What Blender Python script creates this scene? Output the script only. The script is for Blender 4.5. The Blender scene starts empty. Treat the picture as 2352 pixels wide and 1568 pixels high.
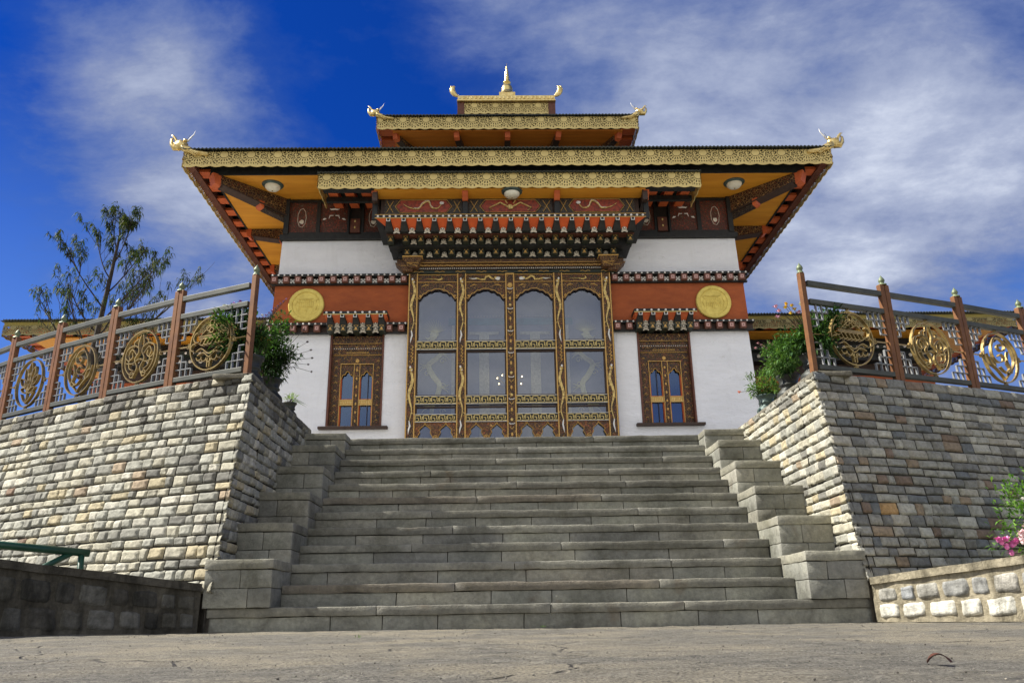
import bpy, math, random
from mathutils import Vector, Matrix, noise
random.seed(7)
R = math.radians
sc = bpy.context.scene
COL = sc.collection

# ------------------------------------------------------------------ camera
p, r, yaw, CX, CH = .3264, .0163, .0222, -.3938, .1365
F0 = Vector((math.sin(yaw), math.cos(yaw), 0)); R0 = Vector((math.cos(yaw), -math.sin(yaw), 0)); Z = Vector((0, 0, 1))
FW = F0*math.cos(p)+Z*math.sin(p); U0 = Z*math.cos(p)-F0*math.sin(p)
RT = R0*math.cos(r)-U0*math.sin(r); UP = R0*math.sin(r)+U0*math.cos(r)
cd = bpy.data.cameras.new('camera'); cam = bpy.data.objects.new('camera', cd); COL.objects.link(cam)
M = Matrix((RT, UP, -FW)).transposed().to_4x4(); M.translation = Vector((CX, 0, CH)); cam.matrix_world = M
cd.sensor_width = 36; cd.lens = 1830/2352*36; cd.clip_start = .02; cd.clip_end = 3000
sc.camera = cam

# ------------------------------------------------------------------ sun, sky, exposure
SUN = Vector((-.69, .015, .72)).normalized()
sl = bpy.data.lights.new('sun', 'SUN'); sl.energy = 5.0; sl.angle = R(.6); sl.color = (1, .95, .86)
so = bpy.data.objects.new('sun', sl); COL.objects.link(so); so.rotation_euler = SUN.to_track_quat('Z', 'Y').to_euler()
sc.view_settings.view_transform = 'Standard'; sc.view_settings.look = 'None'; sc.view_settings.gamma = 1
sc.view_settings.exposure = .95
W = bpy.data.worlds.new('World'); sc.world = W; W.use_nodes = True

class NT:
    "tiny node tree helper"
    def __init__(s, t): s.t = t; s.N = t.nodes; s.L = t.links
    def n(s, typ, **k):
        a = s.N.new(typ)
        for q, v in k.items():
            if q == 'ins':
                for i, x in v.items(): s.set(a.inputs[i], x)
            else: setattr(a, q, v)
        return a
    def set(s, sock, x):
        if isinstance(x, bpy.types.NodeSocket): s.L.new(x, sock)
        elif isinstance(x, (tuple, list, Vector)):
            x = tuple(x)
            sock.default_value = x+(1,) if len(x) == 3 and sock.type == 'RGBA' else x
        else: sock.default_value = x
    def m(s, op, a, b=None, c=None, clamp=False):
        d = s.n('ShaderNodeMath', operation=op, use_clamp=clamp); s.set(d.inputs[0], a)
        if b is not None: s.set(d.inputs[1], b)
        if c is not None: s.set(d.inputs[2], c)
        return d.outputs[0]
    def mix(s, f, a, b, mode='MIX'):
        d = s.n('ShaderNodeMix', data_type='RGBA', blend_type=mode); s.set(d.inputs[0], f); s.set(d.inputs[6], a); s.set(d.inputs[7], b)
        return d.outputs[2]
    def ramp(s, f, stops, interp='LINEAR'):
        d = s.n('ShaderNodeValToRGB'); e = d.color_ramp.elements; d.color_ramp.interpolation = interp
        while len(e) < len(stops): e.new(.5)
        for i, (q, c) in enumerate(stops):
            e[i].position = q; e[i].color = tuple(c)+(1,) if isinstance(c, (tuple, list)) else (c, c, c, 1)
        s.set(d.inputs[0], f); return d.outputs[0]
    def noise(s, vec, scale, detail=4, rough=.55, dist=0):
        d = s.n('ShaderNodeTexNoise'); s.set(d.inputs['Vector'], vec); d.inputs['Scale'].default_value = scale
        d.inputs['Detail'].default_value = detail; d.inputs['Roughness'].default_value = rough; d.inputs['Distortion'].default_value = dist
        return d.outputs[0]
    def scale(s, vec, v, loc=(0, 0, 0)):
        d = s.n('ShaderNodeMapping'); s.set(d.inputs[0], vec); d.inputs['Scale'].default_value = v; d.inputs['Location'].default_value = loc; return d.outputs[0]

def dirpx(u, v):
    a, b = (u-1176)/1830, (784-v)/1830
    return (RT*a+UP*b+FW).normalized()

wt = NT(W.node_tree); W.node_tree.nodes.clear()
sky = wt.n('ShaderNodeTexSky', sky_type='NISHITA', sun_disc=False, sun_elevation=math.asin(SUN.z), sun_rotation=math.atan2(SUN.x, SUN.y), altitude=3100, air_density=1.0, dust_density=.35, ozone_density=3.0)
tc = wt.n('ShaderNodeTexCoord').outputs['Generated']
nrm = wt.n('ShaderNodeVectorMath', operation='NORMALIZE'); wt.set(nrm.inputs[0], tc); D = nrm.outputs[0]
sep = wt.n('ShaderNodeSeparateXYZ'); wt.set(sep.inputs[0], D)
zz = wt.m('ADD', wt.m('MAXIMUM', sep.outputs[2], 0), .22)
cmb = wt.n('ShaderNodeCombineXYZ'); wt.set(cmb.inputs[0], wt.m('DIVIDE', sep.outputs[0], zz)); wt.set(cmb.inputs[1], wt.m('DIVIDE', sep.outputs[1], zz))
cv = cmb.outputs[0]
big = wt.noise(wt.scale(cv, (1, 1, 1), (3.1, 1.7, 0)), 1.3, 10, .56, .25)
fine = wt.noise(wt.scale(cv, (1, 1.3, 1), (1.1, 6.2, 0)), 3.4, 10, .63, .15)
# cloud banks: (pixel direction, sharpness, weight)
acc = None
for (u, v, k, w_) in [(330, 90, 90, .34), (430, 330, 60, .26), (180, 330, 70, .22), (330, 560, 40, .16), (560, 470, 80, .10), (1180, 60, 70, .20), (1450, 180, 40, .20), (1750, 250, 30, .16),
                      (2180, 330, 40, .28), (2020, 520, 60, .16), (1890, 590, 300, .14), (2300, 120, 30, .14), (1420, 420, 60, .14), (2290, 440, 70, .12),
                      (760, 180, 60, -.30), (640, 40, 80, -.16), (40, 60, 70, -.22), (0, 560, 60, -.26), (940, 250, 130, -.18), (2290, 640, 200, -.20), (1900, 40, 120, -.05), (1700, 640, 200, -.05), (900, 330, 300, -.06), (100, 700, 90, -.14), (2340, -40, 60, -.16), (2000, 60, 90, -.08), (-40, 0, 60, -.12)]:
    dv = dirpx(u, v)
    dp = wt.n('ShaderNodeVectorMath', operation='DOT_PRODUCT'); wt.set(dp.inputs[0], D); dp.inputs[1].default_value = dv
    g = wt.m('MULTIPLY', wt.m('EXPONENT', wt.m('MULTIPLY', wt.m('SUBTRACT', dp.outputs['Value'], 1), k)), w_)
    acc = g if acc is None else wt.m('ADD', acc, g)
cover = wt.m('ADD', wt.m('ADD', wt.m('MULTIPLY', big, .75), wt.m('MULTIPLY', fine, .95)), wt.m('SUBTRACT', wt.m('MULTIPLY', acc, .9), .30))
mask = wt.ramp(cover, [(.40, .03), (.56, .22), (.72, .62), (.95, 1)])
hs = wt.n('ShaderNodeHueSaturation'); hs.inputs['Saturation'].default_value = 1.35; hs.inputs['Hue'].default_value = .51; wt.set(hs.inputs['Color'], sky.outputs[0])
blue = wt.mix(1, hs.outputs[0], (.17, .40, .72), 'MULTIPLY')
cshade = wt.m('ADD', cover, wt.m('MULTIPLY', wt.m('SUBTRACT', fine, .5), .5))
ccol = wt.ramp(wt.m('MULTIPLY', cshade, .62), [(.32, (.045, .085, .20)), (.46, (.092, .128, .245)), (.58, (.145, .175, .275)), (.70, (.22, .25, .34)), (.86, (.38, .41, .48))])
ccol = wt.mix(1, ccol, (10, 10, 10), 'MULTIPLY')
# unseen brighter, whiter clouds added behind the camera as fill for the facade
south_fill = wt.ramp(wt.m('MULTIPLY', sep.outputs[1], -1), [(.0, 0), (.55, 1)])
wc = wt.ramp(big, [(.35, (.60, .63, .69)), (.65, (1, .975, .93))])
ccol = wt.mix(south_fill, ccol, wt.mix(1, wc, (6.3, 6.3, 6.3), 'MULTIPLY'))
mask = wt.m('MAXIMUM', mask, wt.m('MULTIPLY', south_fill, wt.ramp(big, [(.30, .45), (.55, 1)])))
haze = wt.ramp(sep.outputs[2], [(.08, .75), (.30, .42), (.52, .0)])
blue = wt.mix(haze, blue, (1.05, 2.1, 4.6))
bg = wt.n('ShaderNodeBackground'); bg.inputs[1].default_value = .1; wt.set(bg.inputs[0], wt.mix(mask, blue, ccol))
wt.L.new(bg.outputs[0], wt.n('ShaderNodeOutputWorld').inputs[0])

# ------------------------------------------------------------------ materials
MATS = {}
def newmat(name):
    m = bpy.data.materials.new(name); m.use_nodes = True; t = NT(m.node_tree); b = t.N['Principled BSDF']; MATS[name] = m; return m, t, b
def bump(t, b, h, dist, strength=1):
    n = t.n('ShaderNodeBump'); n.inputs['Distance'].default_value = dist; n.inputs['Strength'].default_value = strength; t.set(n.inputs['Height'], h); t.L.new(n.outputs[0], b.inputs['Normal'])
def surf(name, c1, c2=None, scale=6, rough=.6, metal=0, bd=0, bscale=None, stretch=(1, 1, 1), attr=False, spec=.4, lo=.35, hi=.65):
    m, t, b = newmat(name); co = t.scale(t.n('ShaderNodeTexCoord').outputs['Object'], stretch)
    c2 = c2 or tuple(x*.8 for x in c1)
    nz = t.noise(co, scale, 6, .6); col = t.ramp(nz, [(lo, c1), (hi, c2)])
    if attr:
        a = t.n('ShaderNodeAttribute', attribute_name='col'); col = t.mix(1, a.outputs[0], col, 'MULTIPLY')
    t.set(b.inputs['Base Color'], col); b.inputs['Roughness'].default_value = rough; b.inputs['Metallic'].default_value = metal; b.inputs['Specular IOR Level'].default_value = spec
    if bd: bump(t, b, t.noise(co, bscale or scale*3, 8, .65), bd)
    return m
def stone_mat(name, stain=.5, gain=1.0):
    "per-stone colour attribute with mottling, dark weathering patches and grain"
    m, t, b = newmat(name); co = t.n('ShaderNodeTexCoord').outputs['Object']
    a = t.n('ShaderNodeAttribute', attribute_name='col').outputs[0]
    g = t.ramp(t.noise(co, 22, 8, .7), [(.3, (.62, .62, .6)), (.7, (1.25*gain, 1.25*gain, 1.2*gain))])
    c = t.mix(1, a, g, 'MULTIPLY')
    st = t.ramp(t.noise(co, 5.5, 6, .7, .6), [(.52, 0), (.72, stain)])
    c = t.mix(st, c, (.055, .05, .04))
    if name == 'step_stone':      # worn pale arrises, broad damp and pale patches
        pt = t.n('ShaderNodeNewGeometry').outputs['Pointiness']
        c = t.mix(t.ramp(pt, [(.52, 0), (.60, .55)]), c, (.42, .41, .36))
        c = t.mix(1, c, t.ramp(t.noise(co, 1.7, 6, .65, .5), [(.32, (.62, .62, .58)), (.5, (1, 1, 1)), (.70, (1.35, 1.34, 1.28))]), 'MULTIPLY')
        c = t.mix(t.ramp(t.noise(co, 2.6, 5, .6, .3), [(.62, 0), (.72, .35)]), c, (.13, .085, .045))
    if name == 'low_stone':
        c = t.mix(1, c, t.ramp(t.noise(t.scale(co, (2.5, 2.5, .6)), 2.4, 7, .7, .6), [(.36, (.45, .45, .43)), (.6, (1.2, 1.2, 1.2))]), 'MULTIPLY')
    t.set(b.inputs['Base Color'], c); b.inputs['Roughness'].default_value = .85; b.inputs['Specular IOR Level'].default_value = .25
    bump(t, b, t.m('ADD', t.noise(co, 30, 10, .7), t.m('MULTIPLY', t.noise(co, 110, 4, .6), .4)), .014)
    return m
def carved(name, dark, mid, gold, scale=14, lo=.02, hi=.07, rough=.5):
    "painted carving: gilt lines round scrolls of mid colour over a dark ground"
    m, t, b = newmat(name); co = t.n('ShaderNodeTexCoord').outputs['Object']
    nd = t.n('ShaderNodeVectorMath', operation='ADD'); t.set(nd.inputs[0], co)
    dn = t.n('ShaderNodeTexNoise'); dn.inputs['Scale'].default_value = scale*.6; t.set(dn.inputs['Vector'], co)
    sc_ = t.n('ShaderNodeVectorMath', operation='SCALE'); t.set(sc_.inputs[0], dn.outputs['Color']); sc_.inputs['Scale'].default_value = .8/scale; t.set(nd.inputs[1], sc_.outputs[0])
    v = t.n('ShaderNodeTexVoronoi', feature='DISTANCE_TO_EDGE'); v.inputs['Scale'].default_value = scale; t.set(v.inputs['Vector'], nd.outputs[0])
    v2 = t.n('ShaderNodeTexVoronoi', feature='F1'); v2.inputs['Scale'].default_value = scale; t.set(v2.inputs['Vector'], nd.outputs[0])
    base = t.mix(t.ramp(v2.outputs['Distance'], [(.2, 1), (.45, 0)]), dark, mid)
    base = t.mix(t.ramp(t.noise(co, scale*.35, 3), [(.5, 0), (.6, .75)]), base, dark)
    ln = t.ramp(v.outputs['Distance'], [(lo, 1), (hi, 0)])
    t.set(b.inputs['Base Color'], t.mix(ln, base, gold)); b.inputs['Roughness'].default_value = rough
    bump(t, b, ln, .012); return m

surf('white_wall', (.89, .90, .92), (.82, .83, .85), 2.2, .85, bd=.045, bscale=4.2, stretch=(.6, 1, 1.6))
# weathered dirty lime under the eaves
m = MATS['white_wall']; t = NT(m.node_tree); b = t.N['Principled BSDF']; co = t.n('ShaderNodeTexCoord').outputs['Object']
old = b.inputs['Base Color'].links[0].from_socket
dirt = t.m('ADD', t.ramp(t.noise(co, 7, 8, .75, .5), [(.60, 0), (.68, .4)]), t.ramp(t.noise(t.scale(co, (1.6, 1, .35)), 1.5, 8, .7, .8), [(.52, 0), (.78, .28)]), clamp=True)
t.set(b.inputs['Base Color'], t.mix(dirt, old, (.5, .49, .45)))
surf('red_wall', (.42, .105, .030), (.33, .08, .025), 3, .8, bd=.015, bscale=5, stretch=(1, 1, 2.5))
surf('yellow_board', (.74, .335, .030), (.62, .25, .02), 2.0, .6, bd=.002, bscale=10, stretch=(.4, 3, 1))
surf('orange_board', (.62, .135, .035), (.48, .095, .025), 6, .6, stretch=(.5, 2, 1), bd=.002)
surf('orange_soffit', (.80, .27, .035), (.62, .19, .025), 2.5, .6, stretch=(.4, 3, 1))
surf('olive_board', (.34, .26, .05), (.24, .20, .05), 2, .6)
surf('bright_orange', (.72, .12, .02), (.58, .09, .015), 4, .6)
surf('black_paint', (.020, .022, .020), (.010, .010, .009), 12, .55)
surf('dark_green_paint', (.030, .040, .026), (.014, .018, .013), 20, .5)
surf('dark_wood', (.075, .042, .028), (.04, .025, .018), 9, .6, stretch=(1, 1, 6), bd=.003)
surf('red_brown', (.16, .055, .03), (.10, .035, .02), 12, .55, bd=.003)
surf('brown_red_post', (.17, .07, .04), (.10, .045, .028), 12, .5)
carved('carved_brown', (.028, .013, .008), (.15, .045, .014), (.46, .26, .085), 17)
carved('carved_frame', (.022, .010, .007), (.20, .055, .015), (.46, .26, .08), 21, .015, .07)
carved('carved_orange', (.06, .02, .01), (.34, .10, .025), (.55, .30, .09), 20, .015, .06)
carved('carved_lintel', (.05, .020, .010), (.16, .06, .02), (.42, .24, .08), 24, .02, .08)
carved('carved_dark', (.018, .012, .010), (.055, .022, .013), (.20, .13, .06), 15, .015, .05)
carved('carved_red', (.09, .025, .015), (.26, .05, .022), (.16, .11, .07), 20, .02, .06)
carved('frieze_paint', (.02, .016, .012), (.08, .05, .03), (.25, .19, .09), 22, .01, .045)
surf('frieze_red', (.38, .055, .02), (.12, .022, .010), 20, .5)
surf('gilt_line', (.66, .40, .11), (.52, .30, .07), 20, .45, 0)
surf('gilt_light', (.80, .64, .26), (.62, .46, .14), 25, .45, 0)
surf('dragon_paint', (.80, .60, .20), (.40, .26, .09), 30, .5, lo=.42, hi=.6)
surf('white_paint', (.82, .80, .74), (.70, .68, .62), 15, .5)
surf('cream_paint', (.78, .73, .60), (.58, .52, .42), 30, .5)
surf('pink_paint', (.62, .38, .33), (.50, .28, .24), 18, .5)
surf('horn_gold', (.82, .66, .30), (.60, .42, .14), 14, .34, .75, bd=.004)
surf('spire_gold', (.85, .68, .28), (.75, .55, .18), 10, .25, .9)
surf('medal_gold', (.80, .64, .16), (.62, .47, .10), 9, .45, .25, bd=.006, bscale=26)
surf('brass', (.46, .33, .12), (.22, .15, .055), 9, .40, .65)
surf('bronze_post', (.215, .095, .034), (.14, .062, .025), 10, .5, .1, spec=.25)
surf('rail_metal', (.085, .088, .068), (.055, .058, .048), 8, .55, .15)
surf('finial_green', (.20, .24, .13), (.12, .15, .09), 16, .5, .2)
surf('lattice_metal', (.27, .27, .26), (.19, .20, .20), 12, .5, .2)
surf('roof_metal', (.060, .065, .045), (.03, .034, .028), 6, .5, .2)
surf('green_pipe', (.018, .075, .042), (.012, .05, .03), 12, .35)
surf('lamp_glass', (.85, .82, .68), (.75, .70, .55), 8, .3)
surf('pot_bronze', (.055, .060, .052), (.028, .028, .026), 10, .5, .3, bd=.004)
surf('pot_green', (.10, .15, .13), (.05, .07, .065), 10, .5, .3, bd=.004)
surf('soil', (.04, .03, .02), (.02, .015, .01), 30, .9)
surf('bark', (.060, .048, .036), (.025, .020, .016), 30, .9, stretch=(1, 1, .3), bd=.006)
surf('dead_leaf', (.10, .035, .018), (.04, .015, .01), 60, .6)
surf('interior', (.26, .27, .33), (.18, .20, .26), 3, .8)
surf('teal_paint', (.06, .22, .26), (.05, .16, .2), 9, .7)
surf('interior_gold', (.75, .70, .50), (.45, .42, .3), 45, .7)
surf('interior_dragon', (.85, .78, .40), (.65, .6, .3), 20, .7)
surf('terrace_stone', (.38, .36, .32), (.28, .27, .24), 4, .9, bd=.01, bscale=30)
surf('mortar', (.10, .09, .072), (.05, .044, .036), 25, .95)
surf('hill_green', (.05, .09, .03), (.03, .06, .02), .2, .9)
surf('petal', (1, 1, 1), (.85, .85, .85), 60, .6, attr=True)
stone_mat('stone'); stone_mat('step_stone', .6); stone_mat('low_stone', .35)

def leafmat(name):
    m, t, b = newmat(name); a = t.n('ShaderNodeAttribute', attribute_name='col').outputs[0]
    t.set(b.inputs['Base Color'], a); b.inputs['Roughness'].default_value = .65; b.inputs['Specular IOR Level'].default_value = .15
    tr = t.n('ShaderNodeBsdfTranslucent'); t.set(tr.inputs[0], t.mix(1, a, (1.6, 1.8, .6), 'MULTIPLY'))
    mx = t.n('ShaderNodeMixShader'); mx.inputs[0].default_value = .25; t.L.new(b.outputs[0], mx.inputs[1]); t.L.new(tr.outputs[0], mx.inputs[2])
    t.L.new(mx.outputs[0], t.N['Material Output'].inputs[0]); return m
leafmat('leaf')

def glassmat(name, tint, mixf, tcol):
    m, t, b = newmat(name); t.N.remove(b)
    tr = t.n('ShaderNodeBsdfTransparent'); tr.inputs[0].default_value = tcol+(1,)
    gl = t.n('ShaderNodeBsdfGlossy'); gl.inputs[0].default_value = tint+(1,); gl.inputs[1].default_value = .03
    lw = t.n('ShaderNodeLayerWeight'); lw.inputs[0].default_value = .35
    mx = t.n('ShaderNodeMixShader'); t.set(mx.inputs[0], t.m('ADD', lw.outputs[0], mixf, clamp=True)); t.L.new(tr.outputs[0], mx.inputs[1]); t.L.new(gl.outputs[0], mx.inputs[2])
    t.L.new(mx.outputs[0], t.N['Material Output'].inputs[0]); return m
glassmat('door_glass', (.78, .82, .90), .06, (.90, .92, .96))
glassmat('window_glass', (.34, .46, .68), .16, (.5, .55, .65))

def lacemat(lname='valance_lace', ca=(.74, .58, .22), cb=(.60, .46, .17)):
    "pierced gilt sheet: fans of slots and dots cut through the metal, laid out in UV metres"
    m, t, b = newmat(lname); uv = t.n('ShaderNodeUVMap').outputs[0]
    s = t.n('ShaderNodeSeparateXYZ'); t.set(s.inputs[0], uv); u, v = s.outputs[0], s.outputs[1]   # v: 0 at the top .. 1 at the bottom
    vv = t.m('MULTIPLY', v, .34)
    def fan(off, cy, rings):
        du = t.m('SUBTRACT', t.m('FRACT', t.m('ADD', t.m('DIVIDE', u, .52), off)), .5); du = t.m('MULTIPLY', du, .52)
        dv = t.m('SUBTRACT', vv, cy)
        rr = t.m('SQRT', t.m('ADD', t.m('MULTIPLY', du, du), t.m('MULTIPLY', dv, dv))); th = t.m('ARCTAN2', du, dv); out = None
        for (r0, w, k, thr) in rings:
            a = t.m('LESS_THAN', t.m('ABSOLUTE', t.m('SUBTRACT', rr, r0)), w); c = t.m('GREATER_THAN', t.m('SINE', t.m('MULTIPLY', th, k)), thr)
            h = t.m('MULTIPLY', a, c); out = h if out is None else t.m('MAXIMUM', out, h)
        return out
    h1 = fan(0, .07, [(.085, .006, 1, -2), (.135, .026, 17, .35), (.205, .014, 26, .1), (.25, .010, 34, 0)])
    h2 = fan(.5, .12, [(.05, .022, 9, .2), (.115, .010, 22, 0), (.155, .018, 14, .4)])
    hole = t.m('MAXIMUM', h1, h2)
    hole = t.m('MULTIPLY', hole, t.m('LESS_THAN', v, .86))
    co = t.n('ShaderNodeTexCoord').outputs['Object']
    col = t.ramp(t.noise(co, 1.7, 5, .6), [(.35, ca), (.65, cb)])
    t.set(b.inputs['Base Color'], col); b.inputs['Roughness'].default_value = .5; b.inputs['Metallic'].default_value = .15
    bump(t, b, hole, .01)
    tr = t.n('ShaderNodeBsdfTransparent'); mx = t.n('ShaderNodeMixShader'); t.set(mx.inputs[0], t.m('MULTIPLY', hole, .95)); t.L.new(b.outputs[0], mx.inputs[1]); t.L.new(tr.outputs[0], mx.inputs[2])
    t.L.new(mx.outputs[0], t.N['Material Output'].inputs[0])
lacemat()
lacemat('shaded_lace', (.30, .25, .09), (.20, .16, .06))  # gallery copy of the lace, its shade put into darker colours

def groundmat():
    m, t, b = newmat('paving'); co = t.n('ShaderNodeTexCoord').outputs['Object']
    big = t.noise(co, .9, 6, .6, .4); fn = t.noise(co, 110, 8, .8); md = t.noise(t.scale(co, (1, 1.6, 1)), 9, 8, .65, .5)
    c = t.ramp(md, [(.34, (.085, .078, .062)), (.5, (.145, .134, .108)), (.68, (.215, .20, .165))])
    c = t.mix(t.ramp(big, [(.45, 0), (.60, .6)]), c, (.30, .26, .18))
    c = t.mix(1, c, t.ramp(fn, [(.38, (.18, .18, .17)), (.55, (1.3, 1.3, 1.26))]), 'MULTIPLY')
    sp = t.n('ShaderNodeTexVoronoi'); sp.inputs['Scale'].default_value = 130; t.set(sp.inputs['Vector'], co)
    c = t.mix(t.ramp(sp.outputs['Distance'], [(.09, .8), (.16, 0)]), c, (.62, .60, .54))
    dsp = t.n('ShaderNodeVectorMath', operation='ADD'); t.set(dsp.inputs[0], co)
    nn = t.n('ShaderNodeTexNoise'); nn.inputs['Scale'].default_value = 1.6; nn.inputs['Detail'].default_value = 6; t.set(nn.inputs['Vector'], co)
    sv = t.n('ShaderNodeVectorMath', operation='SCALE'); sv.inputs['Scale'].default_value = .5; t.set(sv.inputs[0], nn.outputs['Color']); t.set(dsp.inputs[1], sv.outputs[0])
    v = t.n('ShaderNodeTexVoronoi', feature='DISTANCE_TO_EDGE'); v.inputs['Scale'].default_value = .75; t.set(v.inputs['Vector'], dsp.outputs[0])
    j = t.m('MULTIPLY', t.ramp(v.outputs['Distance'], [(.002, 1), (.006, 0)]), t.ramp(big, [(.45, 0), (.55, 1)]))
    c = t.mix(t.m('MULTIPLY', j, .85), c, (.035, .03, .022))
    t.set(b.inputs['Base Color'], c); b.inputs['Roughness'].default_value = .85
    h = t.m('SUBTRACT', t.m('ADD', t.m('MULTIPLY', md, .8), t.m('MULTIPLY', fn, .5)), t.m('MULTIPLY', j, 1.2))
    bump(t, b, h, .022)
groundmat()

# ------------------------------------------------------------------ mesh builder
ORIG = {}
class MB:
    def __init__(s): s.v = []; s.f = []; s.mi = []; s.c = []; s.uv = None; s.cur = 0; s.col = (1, 1, 1)
    def face(s, idx, mi=None): s.f.append(tuple(idx)); s.mi.append(s.cur if mi is None else mi); s.c.append(s.col)
    def quad(s, a, b, c, d): n = len(s.v); s.v += [tuple(a), tuple(b), tuple(c), tuple(d)]; s.face((n, n+1, n+2, n+3))
    def box(s, x0, x1, y0, y1, z0, z1):
        n = len(s.v); s.v += [(x, y, z) for z in (z0, z1) for y in (y0, y1) for x in (x0, x1)]
        for f in ((0, 2, 3, 1), (4, 5, 7, 6), (0, 1, 5, 4), (2, 6, 7, 3), (0, 4, 6, 2), (1, 3, 7, 5)): s.face([n+i for i in f])
    def hexa(s, P):   # 8 points, same order as box
        n = len(s.v); s.v += [tuple(q) for q in P]
        for f in ((0, 2, 3, 1), (4, 5, 7, 6), (0, 1, 5, 4), (2, 6, 7, 3), (0, 4, 6, 2), (1, 3, 7, 5)): s.face([n+i for i in f])
    def rbox(s, x0, x1, y0, y1, z0, z1, step=.1, b=.01, amp=.004, fr=6, seed=0):
        lo = Vector((x0, y0, z0)); hi = Vector((x1, y1, z1)); b = min(b, *(q*.45 for q in (hi-lo)))
        def ax(a, c):
            k = max(1, int(round((c-a-2*b)/step))); return [a]+[a+b+(c-a-2*b)*i/k for i in range(k+1)]+[c]
        A = [ax(lo[i], hi[i]) for i in range(3)]
        def pt(q):
            cl = Vector([min(max(q[i], lo[i]+b), hi[i]-b) for i in range(3)]); d = Vector(q)-cl
            w = cl+d.normalized()*b if d.length > 1e-9 else cl
            nv = noise.noise_vector(w*fr+Vector((seed, 0, 0)))+.5*noise.noise_vector(w*fr*3.1+Vector((0, seed, 0)))
            return tuple(w+nv*amp)
        for i in range(3):
            j, k = (i+1) % 3, (i+2) % 3
            for side in (0, 1):
                n = len(s.v); nj, nk = len(A[j]), len(A[k])
                for a in A[j]:
                    for c in A[k]:
                        q = [0, 0, 0]; q[i] = (lo, hi)[side][i]; q[j] = a; q[k] = c; s.v.append(pt(q))
                for a in range(nj-1):
                    for c in range(nk-1):
                        f = [n+a*nk+c, n+(a+1)*nk+c, n+(a+1)*nk+c+1, n+a*nk+c+1]
                        s.face(f if side else f[::-1])
    def tube(s, pts, rad, n=6, cap=True, flat=1.0):
        pts = [Vector(q) for q in pts]; rad = rad if isinstance(rad, (list, tuple)) else [rad]*len(pts); base = len(s.v); ref = None
        for i, q in enumerate(pts):
            d = (pts[min(i+1, len(pts)-1)]-pts[max(i-1, 0)])
            d = d.normalized() if d.length > 1e-9 else Vector((0, 0, 1))
            if ref is None: ref = Vector((0, 1, 0)) if abs(d.y) < .9 else Vector((1, 0, 0))
            x = (ref-d*ref.dot(d)).normalized(); y = d.cross(x); ref = x
            for k in range(n):
                a = 2*math.pi*k/n; s.v.append(tuple(q+(x*math.cos(a)*flat+y*math.sin(a))*rad[i]))
        for i in range(len(pts)-1):
            for k in range(n): s.face((base+i*n+k, base+i*n+(k+1) % n, base+(i+1)*n+(k+1) % n, base+(i+1)*n+k))
        if cap: s.face([base+k for k in range(n)][::-1]); s.face([base+(len(pts)-1)*n+k for k in range(n)])
    def lathe(s, c, prof, n=16, axis='z', cap=True):
        base = len(s.v); c = Vector(c)
        for (rr, h) in prof:
            for k in range(n):
                a = 2*math.pi*k/n; x, y = rr*math.cos(a), rr*math.sin(a)
                s.v.append(tuple(c+(Vector((x, y, h)) if axis == 'z' else Vector((x, h, y)))))
        for i in range(len(prof)-1):
            for k in range(n): s.face((base+i*n+k, base+i*n+(k+1) % n, base+(i+1)*n+(k+1) % n, base+(i+1)*n+k))
        if cap: s.face([base+k for k in range(n)]); s.face([base+(len(prof)-1)*n+k for k in range(n)])
    def blob(s, c, rx, ry, rz, n=8, amp=0):
        base = len(s.v); c = Vector(c); m = max(4, n//2+1)
        for i in range(m+1):
            ph = math.pi*i/m
            for k in range(n):
                a = 2*math.pi*k/n; d = Vector((math.sin(ph)*math.cos(a), math.sin(ph)*math.sin(a), math.cos(ph)))
                g = 1+amp*noise.noise(d*2+c*5); s.v.append(tuple(c+Vector((d.x*rx, d.y*ry, d.z*rz))*g))
        for i in range(m):
            for k in range(n): s.face((base+i*n+k, base+(i+1)*n+k, base+(i+1)*n+(k+1) % n, base+i*n+(k+1) % n))
    def build(s, name, mats, parent=None, smooth=False, bev=0, **tags):
        o0 = ORIG[parent.name] if parent else Vector((0, 0, 0))
        if isinstance(mats, str): mats = [mats]
        me = bpy.data.meshes.new(name); me.from_pydata([tuple(Vector(q)-o0) for q in s.v], [], s.f); me.update()
        for q in mats: me.materials.append(MATS[q])
        me.polygons.foreach_set('material_index', s.mi)
        if smooth: me.polygons.foreach_set('use_smooth', [True]*len(s.f))
        if any(c != (1, 1, 1) for c in s.c):
            ca = me.color_attributes.new('col', 'FLOAT_COLOR', 'CORNER'); buf = []
            for f, c in zip(s.f, s.c): buf += [c[0], c[1], c[2], 1]*len(f)
            ca.data.foreach_set('color', buf)
        if s.uv:
            ul = me.uv_layers.new(name='UVMap'); ul.data.foreach_set('uv', [q for i in me.loops for q in s.uv[i.vertex_index]])
        o = bpy.data.objects.new(name, me); COL.objects.link(o)
        if parent: o.parent = parent
        ORIG[o.name] = o0.copy()
        if bev:
            bm = o.modifiers.new('bevel', 'BEVEL'); bm.width = bev; bm.segments = 2; bm.limit_method = 'ANGLE'
        for k, v in tags.items(): o[k] = v
        return o
def empty(name, loc, **tags):
    o = bpy.data.objects.new(name, None); COL.objects.link(o); o.location = loc; o.empty_display_size = .2; ORIG[o.name] = Vector(loc)
    for k, v in tags.items(): o[k] = v
    return o
def inst(src, name, parent, loc, rotz=0, sx=1):
    "another copy of a part built round its own origin"
    o = bpy.data.objects.new(name, src); COL.objects.link(o); o.parent = parent; o.location = Vector(loc)-ORIG[parent.name]; o.rotation_euler = (0, 0, rotz); o.scale = (sx, 1, 1)
    ORIG[o.name] = Vector(loc); return o
def proto(mb, mats, smooth=False):
    o = mb.build('proto', mats, None, smooth); me = o.data; bpy.data.objects.remove(o); return me
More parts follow.
